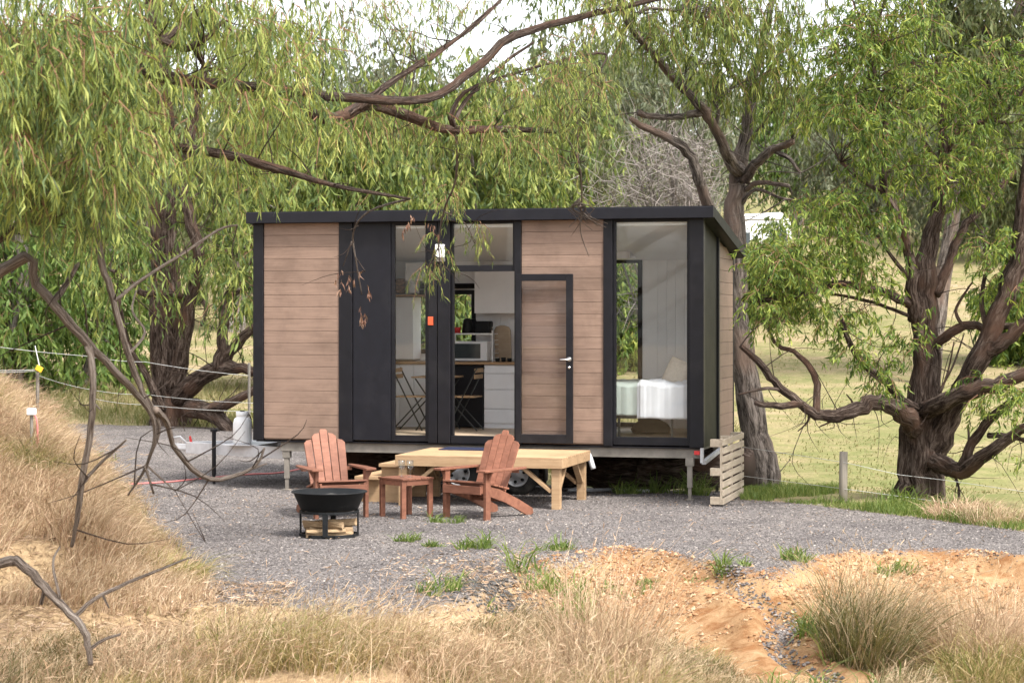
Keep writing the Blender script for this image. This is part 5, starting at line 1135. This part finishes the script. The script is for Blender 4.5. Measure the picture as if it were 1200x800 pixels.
# ================================================================== grasses
def blades(x, y, h, w, m, name, lean=(0.2, -.05), bend=.5, rng=RNG, parent=None, off=None, label=None, cat=None, z=None, kind='stuff', heads=0):
    n = len(x); z = H(x, y) if z is None else z
    p0 = np.stack([x, y, z-.015], -1)
    ld = np.stack([rng.normal(size=n)*.32+lean[0], rng.normal(size=n)*.32+lean[1], np.ones(n)], -1)
    if off is not None: ld[:, :2] += off
    ld = nrmz(ld); hh = np.asarray(h)[:, None]
    fall = np.stack([rng.normal(size=n)*.5+lean[0]*1.5, rng.normal(size=n)*.5+lean[1]*1.5, -np.abs(rng.normal(size=n))*.4], -1)
    if off is not None: fall[:, :2] += off
    p1 = p0+ld*hh*.45; p2 = p0+ld*hh*.78+fall*hh*bend*.25; p3 = p0+ld*hh*.98+fall*hh*bend*.75
    a = rng.random(n)*6.28; s = np.stack([np.cos(a), np.sin(a)*.5, np.zeros(n)], -1)
    v, q = ribbons([p0, p1, p2, p3], s, [w, w*.85, w*.6, w*.15])
    if heads:
        k = rng.random(n) < heads; e = nrmz(p3[k]-p2[k]); hl = (.03+.05*rng.random(k.sum()))[:, None]
        for sd_ in (s[k], nrmz(np.cross(e, s[k]))):
            v2, q2 = ribbons([p3[k]-e*hl*.3, p3[k]+e*hl*.2, p3[k]+e*hl*.55, p3[k]+e*hl], sd_, [np.full(k.sum(), a_) for a_ in (.001, .0036, .003, .0006)])
            q = np.concatenate([q, q2+len(v)]); v = np.concatenate([v, v2])
    if parent is not None: v = v-np.array(parent.location)
    o = np_mesh(name, v, q, m, parent)
    if kind: props(o, label, cat, kind=kind)
    return o
def scatter(n, x0, x1, y0, y1, cond, rng=RNG):
    x = x0+(x1-x0)*rng.random(n); y = y0+(y1-y0)*rng.random(n)
    k = cond(x, y) & (np.abs(x) < .262*y+.7); return x[k], y[k]
# dry grass on the left mound
x, y = scatter(330000, -9, -2, 15.9, 31, lambda x, y: (mound_d(x, y) > -.05+.25*RNG.normal(size=len(x))*.4) & (fbm(x*1.7, y*1.7, 3) > .30+.12*RNG.random(len(x))) & (RNG.random(len(x)) < np.where(y < 24, 1, .55)))
hf = fbm(x*.9+3, y*.9, 3); md = mound_d(x, y)
h = (.10+.55*hf)*(.55+.45*ss(0, .8, md))*(.5+.8*RNG.random(len(x)))*ss(15.2, 17.2, y)**.5
sel = RNG.random(len(x)) < .55; grn = (fbm(x*1.1+50, y*1.1+20, 3)+.10*RNG.normal(size=len(x))) > .545+.05*ss(17, 20, y)
wnd = np.stack([(fbm(x*1.6+4, y*1.6, 2)-.4)*1.1, (fbm(x*1.6, y*1.6+14, 2)-.4)*1.1], -1); h = h*(.55+.95*fbm(x*3.3, y*3.3+40, 2))
blades(x[grn], y[grn], h[grn]*.85, np.full(grn.sum(), .0036), 'grass_mix', 'dry_grass', (.25, -.1), .9, off=wnd[grn], label='greener grass patches in the left mound', cat='grass')
k2 = sel & ~grn; k3 = ~sel & ~grn; sel = k2
blades(x[sel], y[sel], h[sel], np.full(sel.sum(), .0034), 'straw', 'dry_grass', (.25, -.1), .8, off=wnd[sel], label='dry blond grass covering the left mound', cat='grass')
blades(x[k3], y[k3], h[k3]*.9, np.full(k3.sum(), .0034), 'straw_pink', 'dry_grass', (.25, -.1), .9, off=wnd[k3], heads=.12, label='pinkish dry grass mixed through the left mound', cat='grass')
# foreground bank grass (bottom of the frame)
def bankcond(x, y):
    s = edgeY(x)-y
    clay = (x > .35) & (x < 3.1) & (s < 3.2+.6*vn(x*2, y*2))
    return (s > .15+.9*vn(x*1.5+7, x*0+2)) & ~clay & (fbm(x*1.3+9, y*1.3, 3) > .30+.2*RNG.random(len(x))) & (y < 16.9)
x, y = scatter(190000, -5.2, 5.2, 12.6, 17.5, bankcond)
s = edgeY(x)-y; h = (.06+.40*fbm(x*1.1, y*1.1+5, 3)*(.4+1.2*fbm(x*3.1+8, y*3.1, 2)))*(.45+.8*RNG.random(len(x)))*(.45+.55*ss(.2, 1.6, s))
gmix = fbm(x*.8+20, y*.8+3, 3) > .47-.13*ss(-3.2, -2, x)*ss(1.2, .2, x)
r_ = RNG.random(len(x)) < .75; g1 = gmix & r_; g3 = ~g1 & (RNG.random(len(x)) < .34); g2 = ~g1 & ~g3
wb = np.stack([(fbm(x*1.9+4, y*1.9, 2)-.4)*1.1, (fbm(x*1.9, y*1.9+14, 2)-.4)*1.1], -1)
blades(x[g3], y[g3], h[g3], np.full(g3.sum(), .0036), 'rush', 'bank_grass', (.2, -.05), .9, off=wb[g3], label='brownish old grass on the near bank', cat='grass')
blades(x[g1], y[g1], h[g1], np.full(g1.sum(), .0032), 'grass_mix', 'bank_grass', (.22, -.05), .8, off=wb[g1], label='mixed green and straw grass on the near bank', cat='grass')
blades(x[g2], y[g2], h[g2], np.full(g2.sum(), .0030), 'straw', 'bank_grass', (.25, -.05), .9, off=wb[g2], heads=.10, label='dry straw grass on the near bank', cat='grass')
# tall thin seed stalks in front
x, y = scatter(1700, -4.6, 1.2, 13.2, 15.0, lambda x, y: fbm(x*1.4+2, y*1.4, 2) > .34)
blades(x, y, .35+.4*RNG.random(len(x)), np.full(len(x), .0022), 'straw_pink', 'seed_stalks', (.2, 0), .5, heads=.9, label='thin seed stalks standing along the bottom edge', cat='grass')
# green verge behind the gravel
x, y = scatter(90000, 2.6, 8, 19, 28, lambda x, y: (lambda d: (d < .05) & (d > -1.0-.5*vn(x*1.5, y*1.5)) & (fbm(x*1.4, y*1.4+8, 3) > .40))(sdist(GPOLY, x, y)) & (y > edgeY(x)+.8))
blades(x, y, .05+.17*RNG.random(len(x))*fbm(x*2, y*2, 2)*2, np.full(len(x), .0045), 'grass_green', 'verge_grass', (0, -.1), .6, label='fresh green grass along the far gravel edge', cat='grass')
x, y = scatter(60000, -11, 4, 30, 46, lambda x, y: (sdist(GPOLY, x, y) < 0) & (mound_d(x, y) < .8) & (fbm(x*.7, y*.7+8, 3) > .42))
blades(x, y, .08+.22*RNG.random(len(x)), np.full(len(x), .008), 'paddock_grass', 'verge_grass', (0, -.1), .6, label='rough grass beyond the left gravel drive', cat='grass')
# paddock tufts
x, y = scatter(420000, -20, 20, 26.0, 75, lambda x, y: (sdist(GPOLY, x, y) < -.3) & (fbm(x*.9, y*.5+2, 4) > .28+.22*RNG.random(len(x))) & (RNG.random(len(x)) < (28/y)**2))
blades(x, y, (.010+.05*RNG.random(len(x))**3)*(1+y/60), .004+y*.00020, 'paddock_grass', 'paddock_grass', (.1, -.1), .6, label='yellowing pasture grass of the paddock', cat='grass')
# single tufts one can point at
def tuft(name, label, px, py, r, hgt, n, m, w=.004, splay=.55, D=None, cat='grass tuft', group=None, lean=(.1, -.03), m2=None):
    if D is None: x, y, z = gp(px, py)
    else: x, y, z = at(px, py, D)
    z = Hs(x, y); t = thing(name, label, cat, (x, y, z), 0, group)
    rng = np.random.default_rng(int(px*7+py)); a = rng.random(n)*6.28; q = np.sqrt(rng.random(n))*r
    if cat == 'weed':
        kx = rng.normal(size=(7, 2))*r*.75; ki = rng.integers(0, 7, n); q = q*.45; xx, yy = x+kx[ki, 0]*1.4+q*np.cos(a), y+kx[ki, 1]+q*np.sin(a); hgt = hgt*(.45+.9*rng.random(7))[ki]
    else: xx, yy = x+q*np.cos(a), y+q*np.sin(a)
    off = np.stack([np.cos(a), np.sin(a)], -1)*splay*(q/r)[:, None]
    blades(xx, yy, hgt*(.25+.8*rng.random(n)), w*(.6+.9*rng.random(n)), m, 'blades', lean, .95, rng, t, off+rng.normal(size=off.shape)*.16, kind=None)
    if m2:
        k = n//3; blades(xx[:k], yy[:k], np.asarray(hgt)*(.7+.5*rng.random(k)), np.full(k, w*.8), m2, 'stalks', lean, .5, rng, t, off[:k]*.8, kind=None, heads=.6 if m2.startswith('straw') else 0)
    return t
tuft('grass_tussock', 'tall blond seeding grass tussock at the bottom, left of the orange clay', 705, 820, .34, 1.12, 800, 'straw', .0030, .24, D=15.3, lean=(.06, 0), m2='straw_pink')
tuft('grass_tussock', 'green based clump at the foot of the tall blond tussock', 735, 800, .30, .46, 1100, 'grass_mix', .0034, .5, D=14.4, m2='straw')
tuft('rush_tussock', 'dark olive rush tussock standing right of the orange clay', 1012, 786, .26, .92, 1500, 'rush', .0034, .34, D=16.0, lean=(.16, 0), m2='straw')
tuft('grass_tussock', 'large straw tussock with green base in the lower right corner', 1165, 800, .50, .72, 2200, 'straw_pink', .0032, .6, D=16.2, m2='straw')
tuft('grass_tussock', 'green inner clump of the lower right corner', 1160, 815, .36, .50, 1500, 'grass_mix', .0036, .5, D=15.5)
tuft('grass_tussock', 'straw clump leaning right of the dark olive rush', 1100, 790, .34, .50, 1100, 'straw_pink', .003, .7, D=16.3)
tuft('grass_tussock', 'olive and straw clump at the bottom edge below the fire pit', 400, 800, .5, .40, 1500, 'grass_mix', .0032, .6, D=14.6, lean=(.25, 0), m2='straw')
tuft('grass_tussock', 'green clump at the bottom edge below the left garden chair', 300, 790, .5, .40, 1500, 'grass_mix', .0032, .6, D=14.7, lean=(.25, 0), m2='straw')
tuft('grass_tussock', 'feathery straw clump at the bottom edge below the side table', 515, 800, .45, .40, 1000, 'straw', .003, .6, D=14.5, lean=(.2, 0), m2='straw_pink')
tuft('grass_tussock', 'pinkish straw clump between the bottom edge and the tall blond tussock', 610, 800, .42, .46, 1100, 'straw_pink', .003, .6, D=14.5, lean=(.2, 0), m2='straw')
tuft('grass_tussock', 'straw clump in the lower left corner right of the dead branch', 190, 790, .45, .36, 1100, 'straw', .0032, .6, D=14.4, lean=(.25, 0), m2='straw_pink')
tuft('grass_tussock', 'faded straw tuft at the foot of the right gum, left one', 1125, 606, .35, .32, 900, 'straw_pink', .004, .6)
tuft('grass_tussock', 'faded straw tuft at the foot of the right gum, right one', 1165, 612, .35, .30, 900, 'straw', .004, .6)
tuft('grass_tussock', 'brownish tussock crowning the left mound beside the white capped pipe', 78, 492, .5, .42, 1500, 'rush', .004, .7, D=19.5, m2='straw')
tuft('grass_tussock', 'olive tussock at the foot of the left mound beside the gravel', 190, 672, .3, .38, 1200, 'grass_mix', .0036, .8, D=17.2)
WE = [(530, 694, .10, .13, 'bright green weed tuft at the near gravel edge below the side table'), (565, 642, .09, .12, 'green weed tuft in the gravel before the right chair'), (640, 668, .16, .20, 'large green weed clump in leaf litter, left of the clay top'), (668, 682, .12, .16, 'green weed clump close above the tall blond tussock'), (655, 645, .09, .10, 'small weed tuft at the upper edge of the leaf litter'),
      (525, 612, .07, .08, 'pale weed tuft at the feet of the right garden chair'), (480, 634, .05, .07, 'tiny weed sprig between fire pit and leaf litter'), (770, 575, .14, .2, 'leafy weed clump under the trailer, middle one'), (738, 577, .10, .14, 'leafy weed clump under the trailer, left one'), (815, 578, .12, .2, 'leafy weed clump beside the right stabiliser leg'),
      (930, 656, .08, .1, 'weed tuft at the upper edge of the orange clay'), (862, 662, .07, .09, 'weed tuft where the gravel meets the clay rill'), (960, 700, .20, .18, 'creeping green weed patch on the orange clay, upper one'), (985, 735, .16, .16, 'creeping green weed patch beside the dark rush'), (740, 662, .14, .1, 'low weed patch on the left crest of the orange clay'), (1040, 652, .10, .1, 'weed tuft at the clay edge on the right'),
      (1060, 592, .3, .16, 'bright green grass patch beside the right gum trunk'), (505, 640, .06, .07, 'yellowish weed tuft in front of the side table'), (120, 545, .12, .12, 'green weed tuft at the left drive edge')]
for (px, py, r, hh, lab) in WE: tuft('weed_tuft', lab, px, py, r*1.35, hh*1.9, int(120+520*r), 'grass_green', .0062, 1.1, cat='weed')
# ================================================================== stones, clods and leaf litter
OCT_V = np.array([(1, 0, 0), (-1, 0, 0), (0, 1, 0), (0, -1, 0), (0, 0, 1), (0, 0, -1)], float); OCT_F = np.array([(0, 2, 4), (2, 1, 4), (1, 3, 4), (3, 0, 4), (2, 0, 5), (1, 2, 5), (3, 1, 5), (0, 3, 5)])
def stones(x, y, r, m, name, label, cat, flat=.65):
    n = len(x); z = H(x, y); a = RNG.random(n)*6.28; ca, sa = np.cos(a), np.sin(a)
    v = OCT_V[None]*(.6+.8*RNG.random((n, 6, 1)))*r[:, None, None]*np.array([1.2, .9, flat])
    v = v+RNG.normal(size=v.shape)*r[:, None, None]*.18
    X = v[..., 0]*ca[:, None]-v[..., 1]*sa[:, None]; Y = v[..., 0]*sa[:, None]+v[..., 1]*ca[:, None]
    V = np.stack([X+x[:, None], Y+y[:, None], v[..., 2]+(z+r*.12)[:, None]], -1)
    f = (np.arange(n)*6)[:, None, None]+OCT_F[None]
    return props(np_mesh(name, V, f.reshape(-1, 3), m), label, cat, kind='stuff')
x, y = scatter(230000, -7, 6, 15.5, 30, lambda x, y: (sdist(GPOLY, x, y) > -.12+.1*RNG.normal(size=len(x))) & (RNG.random(len(x)) < (17.5/y)**1.2))
stones(x, y, .0045+.009*RNG.random(len(x))**3, 'gravel_stone', 'gravel_stones', 'loose grey gravel stones of the parking pad', 'gravel')
x, y = scatter(70000, 0, 5, 14.5, 20.5, lambda x, y: (edgeY(x)-y > -.1) & (fbm(x*2.3, y*2.3, 3) > .40+.12*RNG.random(len(x))))
stones(x, y, .004+.022*RNG.random(len(x))**6, 'clod', 'clay_clods', 'crumbly orange clay clods on the cut bank', 'clay', .8)
x, y = scatter(26000, .4, 4.5, 15.2, 20, lambda x, y: (np.abs(x-(2.02+.12*(edgeY(x)-y)+.12*np.sin(y*3))) < .10+.08*RNG.random(len(x))) & (edgeY(x)-y > -.3) & (edgeY(x)-y < 3.0))
stones(x, y, .008+.014*RNG.random(len(x)), 'gravel_stone', 'gravel_stones', 'gravel washed down the rill in the clay', 'gravel')
def litter(x, y, l, w, m, name, label):
    n = len(x); z = H(x, y)+.008+.02*RNG.random(n); a = RNG.random(n)*6.28
    l = l*.62; w = w*.62; d = np.stack([np.cos(a), np.sin(a), RNG.normal(size=n)*.18], -1)*l[:, None]; p = np.stack([x, y, z], -1)
    s = nrmz(np.stack([-np.sin(a), np.cos(a), RNG.normal(size=n)*.5], -1))
    v, q = ribbons([p-d/2, p+np.array((0, 0, 1))*(RNG.random((n, 1))*.012), p+d/2], s, [w*.3, w, w*.2]); return props(np_mesh(name, v, q, m), label, 'leaf litter', kind='stuff')
c1 = gp(600, 690); 
x, y = scatter(26000, -3.2, 1.6, 14.6, 20.5, lambda x, y: RNG.random(len(x)) < np.exp(-((x-.15)/.75)**2-((y-17.4)/1.4)**2)*.8+.05*(edgeY(x)-y > -.3))
litter(x, y, .04+.09*RNG.random(len(x)), .006+.010*RNG.random(len(x)), 'litter', 'leaf_litter', 'fallen leaves and bark strips in front of the pad')
x, y = scatter(2600, -6, 6, 16, 27, lambda x, y: sdist(GPOLY, x, y) > 0)
litter(x, y, .03+.08*RNG.random(len(x)), .004+.007*RNG.random(len(x)), 'litter', 'leaf_litter', 'scattered fallen leaves over the gravel')
x, y = scatter(9000, -5.2, -1.8, 14.6, 17.2, lambda x, y: RNG.random(len(x)) < .8)
litter(x, y, .06+.12*RNG.random(len(x)), .004+.006*RNG.random(len(x)), 'litter', 'leaf_litter', 'dead grass and twigs on the left bank')
cx0, cy0, _ = gp(592, 688)
x, y = cx0+RNG.normal(size=1500)*.30, cy0+RNG.normal(size=1500)*.30
stones(x, y, .008+.022*RNG.random(len(x))**2, 'ash', 'charcoal', 'dark charcoal lumps spilt in the leaf litter', 'charcoal', .7)
# ================================================================== light, sky, camera
w = bpy.data.worlds.new('World'); S.world = w; w.use_nodes = True; n = w.node_tree.nodes; l = w.node_tree.links; n.clear()
SX, SY, EL = .60, -.70, 54
sky = n.new('ShaderNodeTexSky'); sky.sky_type = 'NISHITA'; sky.sun_disc = False; sky.sun_elevation = math.radians(EL); sky.sun_rotation = math.atan2(SX, SY); sky.air_density = 1.0; sky.dust_density = 3.0; sky.ozone_density = 1.0
hs = n.new('ShaderNodeHueSaturation'); hs.inputs['Saturation'].default_value = .22; l.new(sky.outputs[0], hs.inputs['Color'])
bg = n.new('ShaderNodeBackground'); bg.inputs['Strength'].default_value = .105; l.new(hs.outputs[0], bg.inputs[0]); o = n.new('ShaderNodeOutputWorld'); l.new(bg.outputs[0], o.inputs[0])
sd = bpy.data.lights.new('sun', 'SUN'); sd.energy = 1.5; sd.angle = math.radians(10); sd.color = (1, .96, .90); so = bpy.data.objects.new('sun', sd); COL.objects.link(so)
dv = Vector((SX, SY, math.tan(math.radians(EL))*math.hypot(SX, SY))).normalized(); so.rotation_euler = dv.to_track_quat('Z', 'Y').to_euler(); so.location = (10, -10, 30)
cd = bpy.data.cameras.new('camera'); cd.sensor_width = 36; cd.lens = F/1200*36; cd.shift_y = -(400-HY)/1200; cd.clip_start = .1; cd.clip_end = 3000
cd.dof.use_dof = True; cd.dof.focus_distance = 23.5; cd.dof.aperture_fstop = 5.0
co = bpy.data.objects.new('camera', cd); COL.objects.link(co); co.location = (0, 0, CZ); co.rotation_euler = (PI/2, 0, 0); S.camera = co
S.view_settings.view_transform = 'Standard'; S.view_settings.look = 'None'; S.view_settings.gamma = 1; S.view_settings.exposure = 2.12; S.view_settings.use_curve_mapping = False
S.cycles.max_bounces = 8; S.cycles.diffuse_bounces = 6; S.cycles.transparent_max_bounces = 12; S.cycles.use_denoising = True
